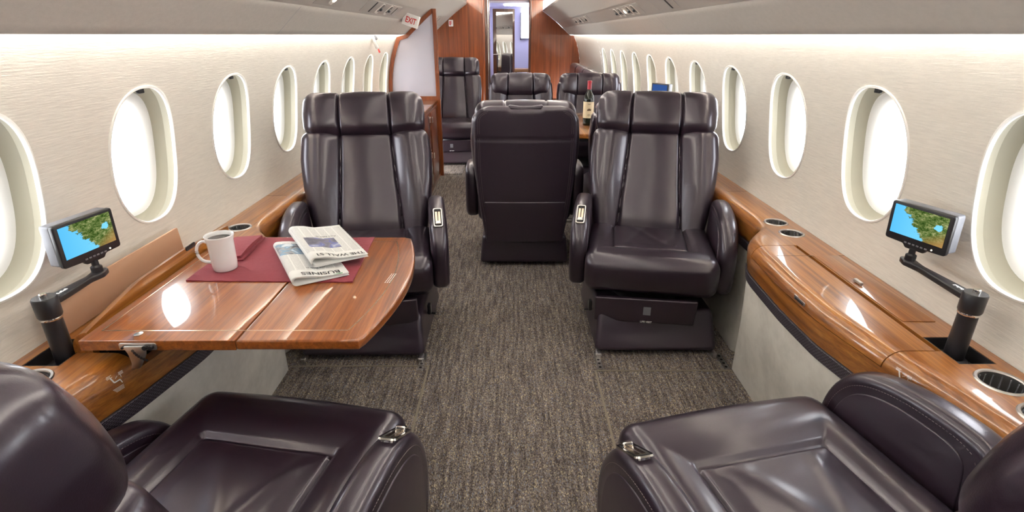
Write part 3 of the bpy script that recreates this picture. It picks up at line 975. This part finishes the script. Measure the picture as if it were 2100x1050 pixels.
# seat track ends in the carpet
for x in (.385, .925, -.385):
    t = MB(); t.add(box(x - .012, x + .012, 1.935, 2.06, 0, .003))
    to = t.obj('seat_track', M_steel, smooth=False)
    h = MB()
    for i in range(4): h.add(cyl((x, 1.95 + i * .028, .002), (x, 1.95 + i * .028, .004), .006, 12))
    h.obj('track_hole', M_blackm, to)
    tag(to, {.385: 'short metal seat track on the carpet at the aisle side of the right chair', .925: 'short metal seat track on the carpet at the wall side of the right chair', -.385: 'short metal seat track on the carpet at the aisle side of the left chair'}[x], 'seat track')

# ------------------------------------------------------------------ open table and what lies on it
TZ = .680
tb = empty('folding_table', (-.70, 1.40, .66)); off = Matrix.Translation((.70, -1.40, -.66))
def arc_end(x0, x1, bulge, y0, y1, n=16):
    return [(x0 + (x1 - x0) * 0 + bulge * math.sin(PI * i / n) ** .9, y0 + (y1 - y0) * i / n) for i in range(n + 1)]
outer = [(-.622, 1.055)] + rpoly([(-.40, 1.055), (-.345, 1.055)], 0) + arc_end(-.335, 0, .050, 1.075, 1.715) + [(-.36, 1.73), (-.622, 1.73)]
mesh_obj('outer_leaf', *slab(outer, .026, .006, 4, off @ Matrix.Translation((0, 0, TZ - .013))), M_table, tb)
mesh_obj('inner_leaf', *slab([(-.978, 1.055), (-.6245, 1.055), (-.6245, 1.73), (-.978, 1.73)], .026, .002, 3, off @ Matrix.Translation((0, 0, TZ - .013))), M_table, tb)
inl = MB()
def inlay(path, w=.003):
    for a, b in zip(path[:-1], path[1:]):
        d = Vector((b[0] - a[0], b[1] - a[1])); 
        Mx = off @ Matrix.Translation((a[0], a[1], TZ)) @ Matrix.Rotation(math.atan2(d.y, d.x), 4, 'Z')
        inl.add(box(0, d.length + w / 2, -w / 2, w / 2, 0, .0004), Mx)
arc_in = [(x - .045, 1.10 + (y - 1.075) * (.585 / .64)) for x, y in arc_end(-.335, 0, .046, 1.075, 1.715)]
inlay([(-.955, 1.10), arc_in[0]]); inlay(arc_in); inlay([arc_in[-1], (-.955, 1.685), (-.955, 1.10)])
inl.obj('inlay', M_inlay, tb, smooth=False)
bt = MB(); bt.add(lathe([(0, 0), (.009, 0), (.010, .001), (.006, .0022), (0, .0022)], 20), off @ Matrix.Translation((-.86, 1.085, TZ))); bt.obj('release_button', M_steel, tb)
br = MB()
br.add(slab(rrect(.085, .018, .006), .003, .001, 2), off @ frame((-.845, 1.0535, TZ - .014), (1, 0, 0), (0, 0, 1)))
br.add(slab(rpoly([(-.03, 0), (.022, 0), (.018, -.022), (-.004, -.058), (-.026, -.06), (-.020, -.045), (-.022, -.02)], .005, 4), .004, .001, 2), off @ frame((-.845, 1.048, TZ - .010), (1, 0, 0), (0, 0, 1)))
b_ = br.obj('bracket', M_steel, tb)
br = MB()
for i in range(7):
    a = R(200 + i * 9); br.add(cyl((-.818 + .038 * math.cos(a), 1.0452, TZ - .008 + .038 * math.sin(a)), (-.818 + .038 * math.cos(a), 1.0462, TZ - .008 + .038 * math.sin(a)), .0035, 10), off)
for x in (-.876, -.826, -.813): br.add(cyl((x, 1.0445, TZ - .014), (x, 1.053, TZ - .014), .0055 if x > -.83 else .003, 12), off)
br.obj('bracket_slot', M_blackm, b_)
for yy in (1.16, 1.66):
    arm_ = MB(); arm_.add(slab(rpoly([(-1.005, .48), (-.985, .48), (-.94, .60), (-.86, .645), (-.96, .648), (-1.0, .60)], .008, 3), .03, .004, 2, off @ frame((0, yy, 0), (1, 0, 0), (0, 0, 1))))
    arm_.obj('support_arm', M_blackm, tb)
pr = MB()
for i in range(3):
    F_ = off @ frame((-.338 - i * .006, 1.36 - i * .0, TZ + .0003), (.12, 1, 0), (-1, .12, 0))
    for j in range(6): pr.add(box(j * .011, j * .011 + .008, -.001, .001, 0, .0003), F_)
pr.obj('printed_notice', M_ink, tb, smooth=False)
tag(tb, 'glossy wood fold-out table with rounded end, opened from the left ledge', 'table')

# place mat
def sheet(corners, nu, nv, z, thick, fn=None):
    A, B, C_, D = [Vector(c) for c in corners]
    top = []; 
    for i in range(nu + 1):
        for j in range(nv + 1):
            u, v = i / nu, j / nv
            p = (A * (1 - u) + B * u) * (1 - v) + (D * (1 - u) + C_ * u) * v
            top.append((p.x, p.y, z + thick + (fn(u, v) if fn else 0)))
    n = len(top); bot = [(x, y, z) for x, y, _ in top]
    f = []
    m = nv + 1
    for i in range(nu):
        for j in range(nv):
            q = (i*m+j, (i+1)*m+j, (i+1)*m+j+1, i*m+j+1); f.append(q); f.append(tuple(n + k for k in q[::-1]))
    bd = [i*m for i in range(nu+1)] + [nu*m+j for j in range(1, m)] + [i*m+nv for i in range(nu-1, -1, -1)] + [j for j in range(nv-1, 0, -1)]
    for a in range(len(bd)):
        b = bd[(a+1) % len(bd)]; f.append((bd[a], b, n+b, n+bd[a]))
    return top + bot, f
pm = mesh_obj('place_mat', *sheet([(-.91, 1.372), (-.44, 1.362), (-.462, 1.718), (-.905, 1.716)], 40, 30, TZ + .0003, .0022, lambda u, v: .0012 * math.sin(u * 23 + v * 9) ** 2 + .0015 * (abs(u - .5) > .47) * 1.0), M_cloth, angle=60)
tag(pm, 'burgundy quilted cloth place mat spread on the wooden table', 'place mat')
nk = MB()
nk.add(sheet([(-.905, 1.50), (-.812, 1.51), (-.828, 1.708), (-.93, 1.70)], 12, 16, TZ + .0045, .004, lambda u, v: .003 * math.sin(v * PI) ** 2))
nk.add(sheet([(-.900, 1.505), (-.822, 1.52), (-.834, 1.702), (-.922, 1.695)], 12, 16, TZ + .0095, .004, lambda u, v: .005 * math.sin(v * PI) + .004 * u))
nk = nk.obj('napkin', M_cloth, angle=60)
tag(nk, 'folded burgundy napkin lying on the place mat behind the white mug', 'napkin')

# mug
mg = empty('mug', (-.838, 1.455, TZ + .0042))
mr = .036
prof = [(0, 0), (mr * .86, 0), (mr * .90, .002), (mr * .95, .02), (mr, .088), (mr + .003, .100), (mr + .004, .104), (mr + .0025, .1055), (mr, .103), (mr - .003, .09), (mr * .9, .03), (0, .012)]
mesh_obj('mug_body', *lathe(prof, 40), M_white, mg, angle=60)
mesh_obj('coffee', *lathe([(0, .094), (mr - .0035, .094)], 40), M_coffee, mg)
hp = [(-.0345 * 1.0, 0, .084)]
for i in range(17):
    a = R(95 + i * 170 / 16); hp.append((-.041 + .026 * math.cos(a), 0, .056 + .032 * math.sin(a)))
hp.append((-.0335, 0, .022))
mesh_obj('handle', *tube([(p[0] + .0, p[1], p[2]) for p in hp], .0055, 10, flat=.8), M_white, mg)
mg.rotation_euler = (0, 0, R(12))
tag(mg, 'white china mug of black coffee on the burgundy place mat', 'mug')

# newspapers, folded once, fold loop on the left
def newspaper(name, c, ang, w, h, z, th, mat_, title, tsize, txs, extra, label, group, tx=0.0):
    root = empty(name, (c[0], c[1], z), ang)
    # local: x across (fold at -w/2), y along; front end -h/2
    def prof_at(r0):
        pts = []
        for i in range(13):      # loop
            a = PI / 2 + PI * i / 12
            pts.append((-w / 2 + r0 + r0 * math.cos(a) * 1.15, r0 + r0 * math.sin(a)))
        low = [(-w / 2 + .06, .002), (w / 2, .0012)]
        up = [(w / 2, .0012 + .006), (w / 2 - .03, .009), (-w / 2 + .07, r0 * 1.5 if r0 * 1.5 > .009 else .009), (-w / 2 + .045, r0 * 1.85)]
        return up, pts, low
    body = MB()
    N = 5
    for k in range(N):
        r0 = th / 2 * (1 - k * .09)
        zt = [ .0105 - k * .0018, .0115 - k * .0018]
        line = [(w / 2 - k * .002, .008 - k * .0013), (w / 2 - .03, .0095 - k * .0014), (-w / 2 + .08, .013 - k * .0013 + (th - .024) * .2), (-w / 2 + .05, th * .82 - k * .0014), (-w / 2 + .03, th * .95 - k * .0014)]
        for i in range(11):
            a = PI / 2 + PI * i / 10
            line.append((-w / 2 + th * .5 + (th * .5 - k * .0011) * math.cos(a) * 1.0, th / 2 + (th / 2 - k * .0011) * math.sin(a)))
        line += [(-w / 2 + .04, k * .0011 + .0004), (w / 2 - k * .002, k * .0005 + .0004)]
        secs = []
        for y in np.linspace(-h / 2 + k * .0006, h / 2 - k * .0006, 9):
            secs.append([(x, y, zz) for x, zz in line])
        v, f = loft(secs, closed=False)
        # thin sheet thickness
        body.add((v, f))
    bo = body.obj('pages', mat_, root, angle=60)
    md = bo.modifiers.new('sheet', 'SOLIDIFY'); md.thickness = .0004
    def surf(x): return float(np.interp(x, [-w/2 + .03, -w/2 + .05, -w/2 + .08, w/2 - .03, w/2], [th * .95, th * .82, .013 + (th - .024) * .2, .0095, .008]))
    def drape(o):
        for vv in o.data.vertices: vv.co.z = surf(vv.co.x) + .0008
    drape(text_mesh(title, tsize, M_print, root, frame((tx, -h / 2 + .022, .0135), (-1, 0, 0), (0, -1, 0)), 'masthead', xs=txs, bold=.0004, ext=.0))
    for body_, sz, x_, y_ in extra:
        drape(text_mesh(body_, sz, M_print, root, frame((x_, y_, .0142), (-1, 0, 0), (0, -1, 0)), 'headline', xs=.9, bold=.0002, ext=.0))
    tag(root, label, 'newspaper', group)
    return root
M_paper1 = paper_mat('newsprint_front', (-.062, .030, -.065, .03, [(.10, .10, .14), (.18, .17, .22), (.10, .12, .35), (.55, .58, .62)]))
M_paper2 = paper_mat('newsprint_section', (-.075, .02, .03, .13, [(.05, .06, .08), (.35, .36, .38), (.16, .30, .45), (.68, .75, .8)]))
a1 = math.atan2(.27, -.16) - PI / 2
n2_ = newspaper('newspaper', (-.607, 1.500), a1, .155, .315, TZ + .0045, .026, M_paper2, 'BUSINES', .030, .95, [('ave Stok in', .013, .0, -.092)], 'folded newspaper section headed BUSINES, lying underneath on the mat', 'newspapers on the place mat', .005)
gl = MB(); gl.add(box(-.01, .06, -.1545, -.1525, .0092, .0106)); gl.obj('green_rule', mat('green_print', (.03, .25, .08), .7), n2_, smooth=False)
newspaper('newspaper', (-.578, 1.583), a1 + .02, .165, .315, TZ + .0255, .030, M_paper1, 'THE WALL ST', .028, .82, [('Auto Sales G', .013, .01, .045)], 'upper folded newspaper headed THE WALL ST, with a dark blue picture', 'newspapers on the place mat', .006)

# ------------------------------------------------------------------ monitors on arms
def monitor(s, px, py, z0, post_h, arm_dir, face, up_tilt, label, screen_mat, arm_len=.215, scr=(.165, .115)):
    root = empty('monitor_arm', (px, py, z0))
    m_ = MB(); m_.add(lathe([(0, 0), (.030, 0), (.030, .006), (.0215, .010), (.0205, .10), (.0205, post_h - .05)], 32)); m_.obj('post', M_black, root)
    mesh_obj('collar', *lathe([(.0215, post_h - .052), (.0225, post_h - .050), (.0225, post_h - .046), (.0215, post_h - .044)], 32), M_chrome, root)
    m_ = MB(); m_.add(lathe([(.0205, post_h - .05), (.0245, post_h - .042), (.0250, post_h), (.023, post_h + .003), (0, post_h + .003)], 32)); m_.obj('pivot_cap', M_black, root)
    m_ = MB(); m_.add(lathe([(.008, post_h + .003), (.008, post_h + .011), (.0065, post_h + .0125), (0, post_h + .0125)], 20)); m_.obj('button', M_chrome, root)
    d = Vector((arm_dir[0], arm_dir[1], 0)).normalized(); n_ = Vector((-d.y, d.x, 0))
    F_ = frame((0, 0, post_h - .014), d, n_)
    ol = rpoly([(.0, -.018), (.06, -.0155), (arm_len * .8, -.009), (arm_len, -.017), (arm_len + .028, -.008), (arm_len + .028, .008), (arm_len, .017), (arm_len * .8, .009), (.06, .0155), (.0, .018)], .006, 3)
    m_ = MB(); m_.add(slab(ol, .016, .004, 3), F_); am = m_.obj('arm', M_black, root)
    m_ = MB(); 
    for q in range(5): m_.add(box(.035 + q * .006, .039 + q * .006, -.004, .004 - (q % 2) * .003, .0081, .0084), F_)
    m_.obj('arm_print', M_ink, am, smooth=False)
    tip = d * arm_len
    m_ = MB(); m_.add(lathe([(0, post_h - .006), (.013, post_h - .006), (.013, post_h + .008), (.008, post_h + .012), (.008, post_h + .026), (0, post_h + .026)], 20, (tip.x, tip.y, 0))); m_.obj('swivel', M_black, root)
    # housing
    fx = Vector((face[0], face[1], 0)).normalized()            # facing direction
    right = Vector((0, 0, 1)).cross(fx)                        # viewer's right when looking at the screen
    up = (Vector((0, 0, 1)) - fx * up_tilt).normalized()
    w_, h_ = scr
    cen = tip + Vector((0, 0, post_h + .026 + h_ / 2)) 
    F_ = frame(cen, right, up)
    tol = rpoly([(-w_/2, -h_/2 + .008), (-.03, -h_/2 + .006), (-.022, -h_/2 - .004), (.028, -h_/2 - .004), (.036, -h_/2 + .006), (w_/2, -h_/2 + .008), (w_/2, h_/2), (-w_/2, h_/2)], [.008, .004, .004, .004, .004, .008, .008, .008], 4)
    m_ = MB(); m_.add(slab(tol, .012, .003, 3), F_); hs = m_.obj('bezel', M_black, root)
    m_ = MB(); m_.add(slab(rrect(w_ - .003, h_ - .012, .007), .030, .005, 3), F_ @ Matrix.Translation((0, .005, -.020))); m_.obj('housing', M_grey, root)
    sw, sh_ = w_ - .022, h_ - .036
    # screen mesh in its own local frame so the map lies flat in x,y
    sc_ = mesh_obj('screen', [(-sw/2, -sh_/2, 0), (sw/2, -sh_/2, 0), (sw/2, sh_/2, 0), (-sw/2, sh_/2, 0)], [(0, 1, 2, 3)], screen_mat, hs, smooth=False)
    sc_.matrix_local = F_ @ Matrix.Translation((0, .010, .0066))
    m_ = MB()
    for q in range(6): m_.add(slab(rrect(.007, .004, .001, 2), .002, .0005, 1), F_ @ Matrix.Translation((-.022 + q * .011, -h_/2 + .011, .0063)))
    m_.obj('button', M_grey, hs)
    m_ = MB(); m_.add(cyl((.048, -h_/2 + .014, .006), (.048, -h_/2 + .014, .0072), .0018, 10), F_); m_.obj('indicator', M_lamp, hs)
    tag(root, label, 'monitor')
    return root
monitor(1, 1.078, 1.115, .585, .180, (.0, 1, 0), (-.93, -.30), -.05, 'small map screen on a black swivel arm standing on the right ledge', M_map, .22)
monitor(-1, -1.062, 1.10, .585, .180, (.02, 1, 0), (.97, -.16), -.02, 'small map screen on a black swivel arm standing on the left ledge', M_map, .165)
monitor(1, 1.075, 3.86, ZT, .238, (.0, 1, 0), (-.86, -.5), 0, 'small far screen on the right ledge, showing just above the right front chair', M_screenblue, .15)

# ------------------------------------------------------------------ conference table and bottle
ct = empty('conference_table', (.56, 4.2, 0))
mesh_obj('table_top', *slab(rrect(.86, 1.05, .05), .035, .008, 4, Matrix.Translation((0, 0, .683))), M_wood, ct)
mesh_obj('table_edge', *slab(rrect(.84, 1.03, .05), .02, .004, 2, Matrix.Translation((0, 0, .655))), M_black, ct)
m_ = MB(); m_.add(rbox(.08, .62, .62, .01, (1, 1, 1), 2, None, (-.12, 0, .335))); m_.add(rbox(.40, .62, .02, .006, (1, 1, 1), 2, None, (-.05, 0, .010))); m_.obj('pedestal', M_steel, ct)
tag(ct, 'wooden conference table between the far chairs, carrying the wine bottle', 'table')
bo = empty('wine_bottle', (.575, 4.06, .7005))
M_glassb = mat('dark_bottle_glass', (.008, .012, .008), .06); 
mesh_obj('bottle', *lathe([(0, .0), (.034, 0), (.0375, .004), (.038, .02), (.038, .18), (.036, .20), (.028, .222), (.018, .238), (.0145, .25), (.0142, .30), (.0155, .302), (.0155, .312), (0, .313)], 32), M_glassb, bo, angle=60)
lb = mesh_obj('label', *lathe([(.0384, .055), (.0386, .058), (.0386, .168), (.0384, .17)], 32), mat('cream_label', (.78, .68, .47), .6), bo)
m_ = MB()
for zz, w in ((.155, .022), (.150, .014), (.082, .018), (.076, .024), (.070, .012)): m_.add(box(-w/2, w/2, -.0395, -.0391, zz, zz + .002))
m_.add(box(-.012, .012, -.0396, -.0391, .108, .113)); m_.add(box(-.007, .007, -.0396, -.0391, .113, .122)); m_.add(box(.009, .014, -.0396, -.0391, .108, .120)); m_.add(box(-.014, -.009, -.0396, -.0391, .108, .118))
m_.obj('label_print', mat('brown_print', (.12, .07, .03), .7), lb, smooth=False)
mesh_obj('capsule', *lathe([(.0150, .255), (.0148, .30), (.0162, .302), (.0162, .314), (0, .3155)], 24), mat('red_foil', (.42, .03, .05), .3), bo)
tag(bo, 'bottle of red wine with cream label and red capsule on the far table', 'bottle')

# ------------------------------------------------------------------ partition with frosted glass, cabinet
PY = 5.39
def outer_curve():
    pts = [(-wx(z) + .006, z) for z in np.linspace(.74, 1.30, 10)]
    pts += [(-.985, 1.318)] + [(-x, vz(x) - .003) for x in np.linspace(.965, .715, 6)]
    return pts
oc = outer_curve()
poly = oc + [(-.675, vz(.715) - .003), (-.675, .74)]
pt = empty('partition', (-.68, PY, 0)); OF = Matrix.Translation((.68, -PY, 0))
ring = [( x, z) for x, z in poly]
if area2(ring) < 0: ring = ring[::-1]
inner = inset(ring, .034)
m_ = MB(); n = len(ring); v = []
for poly_, y in ((ring, -.02), (inner, -.02), (inner, .02), (ring, .02)): v += [(x, PY + y, z) for x, z in poly_]
f = []
for a in range(4):
    b = (a + 1) % 4
    for j in range(n): f.append((a*n+j, a*n+(j+1)%n, b*n+(j+1)%n, b*n+j))
m_.add((v, f), OF); m_.add(box(-.712, -.672, PY - .03, PY + .03, 0, .745), OF)
m_.obj('partition_frame', M_woodv, pt, angle=30)
m_ = MB(); inn2 = inset(ring, .030); m_.add(loft([[(x, PY - .003, z) for x, z in inn2], [(x, PY + .003, z) for x, z in inn2]]), OF)
m_.obj('frosted_pane', M_frost, pt, smooth=False)
tag(pt, 'wood framed partition with a frosted glass pane behind the left chair', 'partition')
cb = empty('cabinet', (-.92, 4.85, 0)); OC = Matrix.Translation((.92, -4.85, 0))
m_ = MB(); m_.add(box(-1.095, -.705, 4.31, 5.355, 0, .71), OC); m_.obj('cabinet_body', M_woodv, cb, smooth=False)
m_ = MB(); m_.add(rbox(.44, 1.07, .028, .006, (2, 2, 1), 2, None, (-.915, 4.83, .727)), OC); m_.obj('cabinet_top', M_wood, cb)
for y0, y1 in ((4.33, 4.83), (4.84, 5.34)):
    m_ = MB(); m_.add(slab(rrect(.49, .64, .006, 2), .012, .003, 2, frame((-.700, (y0 + y1) / 2, .37), (0, 1, 0), (0, 0, 1))), OC); d_ = m_.obj('door', M_woodv, cb)
    for zz in (.62, .30):
        m_ = MB(); m_.add(slab(rrect(.03, .05, .008), .006, .002, 2, frame((-.6915, y0 + .06, zz), (0, 1, 0), (0, 0, 1))), OC); m_.obj('latch', M_steel, d_)
tag(cb, 'low varnished wood cabinet standing against the frosted partition', 'cabinet')

# ------------------------------------------------------------------ bulkheads and doorway
def bulk_poly(s, xin, top=1.86):
    pts = [(s * (.985), 0)] + [(s * (wx(z) - .002), z) for z in np.linspace(.02, 1.31, 14)] + [(s * .985, 1.318)] + [(s * x, vz(x) - .002) for x in np.linspace(.965, .54, 8)]
    pts += [(s * .53, vz(.53)), (s * .53, top), (xin, top), (xin, 0)]
    return pts
def bulk(name, s, xin, y, t, m):
    p = bulk_poly(s, xin)
    return struct(mesh_obj(name, *loft([[(x, y, z) for x, z in p], [(x, y + t, z) for x, z in p]]), m, smooth=False))
bulk('wall_aft_left', -1, -.31, YL, .04, M_woodv)
bulk('wall_aft_right', 1, .33, YB, .04, M_woodv)
struct(mesh_obj('wall_aft_header', *box(-.55, .56, YB, YB + .04, 1.83, 1.93), M_woodv, smooth=False))
struct(mesh_obj('wall_closet', *box(-.34, -.31, YL + .04, YB, 0, 1.86), M_woodv, smooth=False))
# jamb posts
m_ = MB(); m_.add(rbox(.085, .07, 1.86, .012, (1, 1, 2), 3, None, (-.295, YL + .0, .93))); jp = m_.obj('trim_20', M_wooddark); struct(jp)
m_ = MB(); m_.add(rbox(.012, .02, 1.84, .004, (1, 1, 2), 2, None, (-.272, YL - .045, .92))); struct(m_.obj('trim_21', M_chrome))
m_ = MB(); m_.add(rbox(.03, .05, 1.86, .008, (1, 1, 2), 3, None, (-.325, YL - .03, .93))); struct(m_.obj('trim_22', M_woodv))
m_ = MB(); m_.add(rbox(.04, .10, 1.86, .012, (1, 1, 2), 3, None, (.325, YB - .0, .93))); struct(m_.obj('trim_23', M_wooddark))
# aft compartment
struct(mesh_obj('wall_rear', *box(-.6, .9, YE, YE + .03, 0, 1.9), M_lav, smooth=False))
struct(mesh_obj('wall_rear_side', *box(.42, .45, YB + .05, YE, 0, 1.9), M_lav, smooth=False))
struct(mesh_obj('wall_rear_left', *box(-.6, -.57, YB + .05, YE, 0, 1.9), M_lav, smooth=False))
struct(mesh_obj('ceiling_rear', *box(-.6, .9, YB + .04, YE, 1.80, 1.83), M_lav, smooth=False))
dr = empty('door_1', (-.28, YB + .05, 0), 0)
m_ = MB(); m_.add(rbox(.36, .03, 1.70, .006, (1, 1, 1), 2, None, (.18, 0, .86))); m_.obj('door_leaf', M_wooddark, dr)
m_ = MB(); m_.add(box(.055, .325, -.0175, -.0155, .62, 1.66)); m_.obj('mirror', M_mirror, dr, smooth=False)
m_ = MB(); m_.add(cyl((.03, -.02, 1.02), (.03, -.05, 1.02), .008, 12)); m_.add(cyl((-.0, -.05, 1.02), (.11, -.05, 1.02), .007, 12)); m_.obj('door_handle', M_chrome, dr)
dr.rotation_euler = (0, 0, R(9)); struct(dr)
# lamp, window and shelf in the aft compartment
lw = mesh_obj('wall_light', *rbox(.13, .02, .40, .006, (1, 1, 1), 2, None, (.275, YE - .022, 1.47)), M_door_lamp)
m_ = MB(); m_.add(box(.19, .208, YE - .04, YE, 1.23, 1.70)); m_.add(box(.19, .36, YE - .04, YE, 1.23, 1.262)); m_.obj('light_frame', M_grey, lw)
tag(lw, 'tall glowing light panel on the pale wall inside the doorway', 'light')
cl = mesh_obj('ceiling_light', *lathe([(0, 0), (.13, 0), (.12, -.02), (0, -.03)], 24, (.02, YB + .55, 1.80)), M_door_lamp)
tag(cl, 'round ceiling light inside the compartment beyond the doorway', 'light')
stl = empty('stool', (.22, YB + .95, 0))
m_ = MB(); m_.add(rbox(.30, .30, .06, .02, (2, 2, 1), 3, None, (0, 0, .72))); m_.obj('seat', mat('tan_leather', (.35, .17, .06), .5), stl)
m_ = MB()
for a, b in ((-1, -1), (1, -1), (-1, 1), (1, 1)): m_.add(cyl((a * .12, b * .12, 0), (a * .11, b * .11, .70), .012, 8))
m_.obj('leg_frame', M_black, stl)
tag(stl, 'tan topped stool inside the compartment beyond the doorway', 'stool')
# small placard on the aft left bulkhead
pc = mesh_obj('placard', *slab(rrect(.055, .075, .006), .003, .001, 2, frame((-.735, YL - .002, 1.455), (1, 0, 0), (0, 0, 1))), M_signwhite)
m_ = MB(); m_.add(box(-.752, -.738, YL - .0042, YL - .0036, 1.43, 1.48)); m_.add(box(-.730, -.724, YL - .0042, YL - .0036, 1.44, 1.48)); m_.obj('printed_mark', M_red, pc, smooth=False)
tag(pc, 'small white placard with red marks on the wood bulkhead', 'sign')

# divan at the far right
dv = empty('divan', (.85, 7.3, 0))
OD = Matrix.Translation((-.85, -7.3, 0))
m_ = MB(); m_.add(rbox(.52, 2.2, .16, .04, (4, 12, 2), 3, None, (.74, 7.3, .36)), OD); m_.obj('seat_cushion', M_leather, dv)
m_ = MB(); m_.add(rbox(.50, 2.18, .26, .02, (1, 1, 1), 2, None, (.76, 7.3, .14)), OD); m_.obj('divan_base', M_leather2, dv)
for i in range(3):
    def bfn(x, y, z): return (x + .05 * z, y, z + .01 * math.cos(y / .36 * PI / 2))
    m_ = MB(); m_.add(rbox(.12, .72, .50, .05, (2, 8, 4), 4, bfn, (.93, 6.57 + i * .73, .69)), OD); m_.obj('back_cushion', M_leather, dv)
tag(dv, 'long brown leather divan along the far right wall under the windows', 'sofa')

# ------------------------------------------------------------------ service units in the overhead rail
def rail_frame(s, y, x=.803):
    # local x = toward aft (+Y), local y = up the slope (inboard), z = out of surface into cabin
    up = Vector((-s, 0, .8)).normalized()
    F_ = frame((s * x, y, vz(x) + .0005), (0, 1, 0), up)
    n_ = Vector((F_[0][2], F_[1][2], F_[2][2]))
    if n_.z > 0: F_ = frame((s * x, y, vz(x) + .0005), (0, -1, 0), up)
    return F_
def service_unit(s, y, items, L_, label):
    root = empty('service_unit', (s * .803, y, vz(.803)))
    F_ = Matrix.Translation((-s * .803, -y, -vz(.803))) @ rail_frame(s, y)
    m_ = MB(); m_.add(slab(rrect(L_, .092, .004, 2), .004, .001, 2), F_); m_.obj('panel', M_rail, root)
    for kind, u in items:
        if kind == 'vent':
            sc_ = MB(); sc_.add(slab(rpoly([(-.030, -.030), (.026, -.036), (.034, .028), (-.018, .034)], .010, 4), .006, .002, 2), F_ @ Matrix.Translation((u, 0, .002)) @ Matrix.Scale(1.28, 4))
            so = sc_.obj('vent_scoop', M_railtrim, root)
            sc_ = MB(); sc_.add(slab(rpoly([(-.020, -.018), (.018, -.022), (.026, .024), (-.012, .026)], .008, 4), .002, .0005, 1), F_ @ Matrix.Translation((u, .002, .0056)) @ Matrix.Scale(1.35, 4))
            sc_.obj('vent_recess_shade', mat('vent_painted_shade', (.12, .11, .10), .5), so)  # flat dark slab: the scoop's inner shade is put into its colour
            sc_ = MB(); sc_.add(lathe([(0, 0), (.011, 0), (.010, .006), (.006, .011), (0, .011)], 16), F_ @ Matrix.Translation((u + .004, .0, .005)) @ Matrix.Scale(1.25, 4)); sc_.obj('nozzle', M_black, so)
        elif kind == 'lampv':
            sc_ = MB(); sc_.add(slab(rpoly([(-.030, -.030), (.026, -.036), (.034, .028), (-.018, .034)], .010, 4), .006, .002, 2), F_ @ Matrix.Translation((u, 0, .002))); so = sc_.obj('lamp_scoop', M_railtrim, root)
            sc_ = MB(); sc_.add(lathe([(0, 0), (.016, 0), (.012, .006), (0, .008)], 16), F_ @ Matrix.Translation((u, .0, .004))); sc_.obj('lamp', M_lamp, so)
        elif kind == 'slot':
            sc_ = MB(); sc_.add(slab(rrect(.024, .080, .003, 2), .003, .0008, 1), F_ @ Matrix.Translation((u, 0, .0022))); sc_.obj('slot', M_blackm, root)
        elif kind == 'line':
            sc_ = MB(); sc_.add(slab(rrect(.008, .066, .002, 2), .003, .0008, 1), F_ @ Matrix.Translation((u, 0, .0022))); sc_.obj('slot', M_blackm, root)
        elif kind == 'lens':
            sc_ = MB(); sc_.add(slab(rrect(.11, .06, .01, 3), .003, .001, 2), F_ @ Matrix.Translation((u, 0, .0022))); sc_.obj('lens', mat('lamp_lens', (.62, .58, .42), .3), root)
    tag(root, label, 'service unit')
# on the right, local x runs toward the camera or away depending on side; items are symmetric enough
def fl(s, items): 
    F_ = rail_frame(s, 0); sg = 1 if F_[1][0] > 0 else -1
    return [(k, u * sg) for k, u in items]
service_unit(1, 4.10, fl(1, [('vent', -.30), ('vent', -.15), ('lampv', 0), ('vent', .15), ('vent', .30)]), .95, 'overhead unit with five air vents on the right above the table')
service_unit(1, 3.10, fl(1, [('slot', -.08)]), .40, 'right overhead unit with one wide dark slot')
service_unit(1, 6.60, fl(1, [('vent', -.45), ('line', -.15), ('vent', 0.05), ('vent', .45)]), 1.3, 'farthest right overhead unit, by the wood bulkhead')
service_unit(1, 2.25, fl(1, [('lens', 0)]), .40, 'right overhead unit with a yellowed lamp lens')
service_unit(-1, 3.75, fl(-1, [('slot', -.28), ('vent', -.10), ('vent', .14), ('line', .34)]), .95, 'left overhead unit with two air vents between dark slots')
service_unit(-1, 2.72, fl(-1, [('lampv', 0)]), .40, 'left overhead unit with a single pale reading lamp scoop')
service_unit(-1, 2.15, fl(-1, [('lens', 0)]), .36, 'left overhead unit with a yellowed lamp lens')
service_unit(-1, 6.35, fl(-1, [('vent', -.1), ('line', .2)]), .8, 'left overhead unit beyond the frosted partition')
# exit sign
F_ = frame((-.778, 4.62, vz(.80) - .050), Vector((.72, 0, -.24)), Vector((.35, 0, .9)))
m_ = MB(); m_.add(slab(rpoly([(-.062, -.045), (.062, -.045), (.062, .045), (-.062, .045)], .004, 2), .05, .004, 2), F_)
EXM = m_.obj('exit_sign', M_signwhite)
text_mesh('EXIT', .060, M_red, EXM, F_ @ Matrix.Translation((0.002, -.003, .0255)), 'lettering', xs=.68, bold=.0012)
tag(EXM, 'white sign reading EXIT in red on the left overhead rail', 'sign')
# emergency handle on the wall
hb = empty('emergency_latch', (-1.045, 4.46, 1.25))
m_ = MB(); m_.add(rbox(.022, .045, .085, .006, (1, 2, 2), 2, None, (.012, 0, .01))); m_.obj('handle_housing', M_signwhite, hb)
m_ = MB(); m_.add(rbox(.016, .02, .035, .004, (1, 1, 1), 2, None, (.030, 0, .045))); m_.obj('handle_grip', M_grey, hb)
m_ = MB(); m_.add(rbox(.008, .03, .028, .003, (1, 1, 1), 2, None, (.016, 0, -.052))); m_.obj('red_tag', M_red, hb)
hb.rotation_euler = (0, R(-18), 0)
tag(hb, 'small white latch with a red tag on the left wall under the valance', 'latch')
# lighter carpet section under the far left chair
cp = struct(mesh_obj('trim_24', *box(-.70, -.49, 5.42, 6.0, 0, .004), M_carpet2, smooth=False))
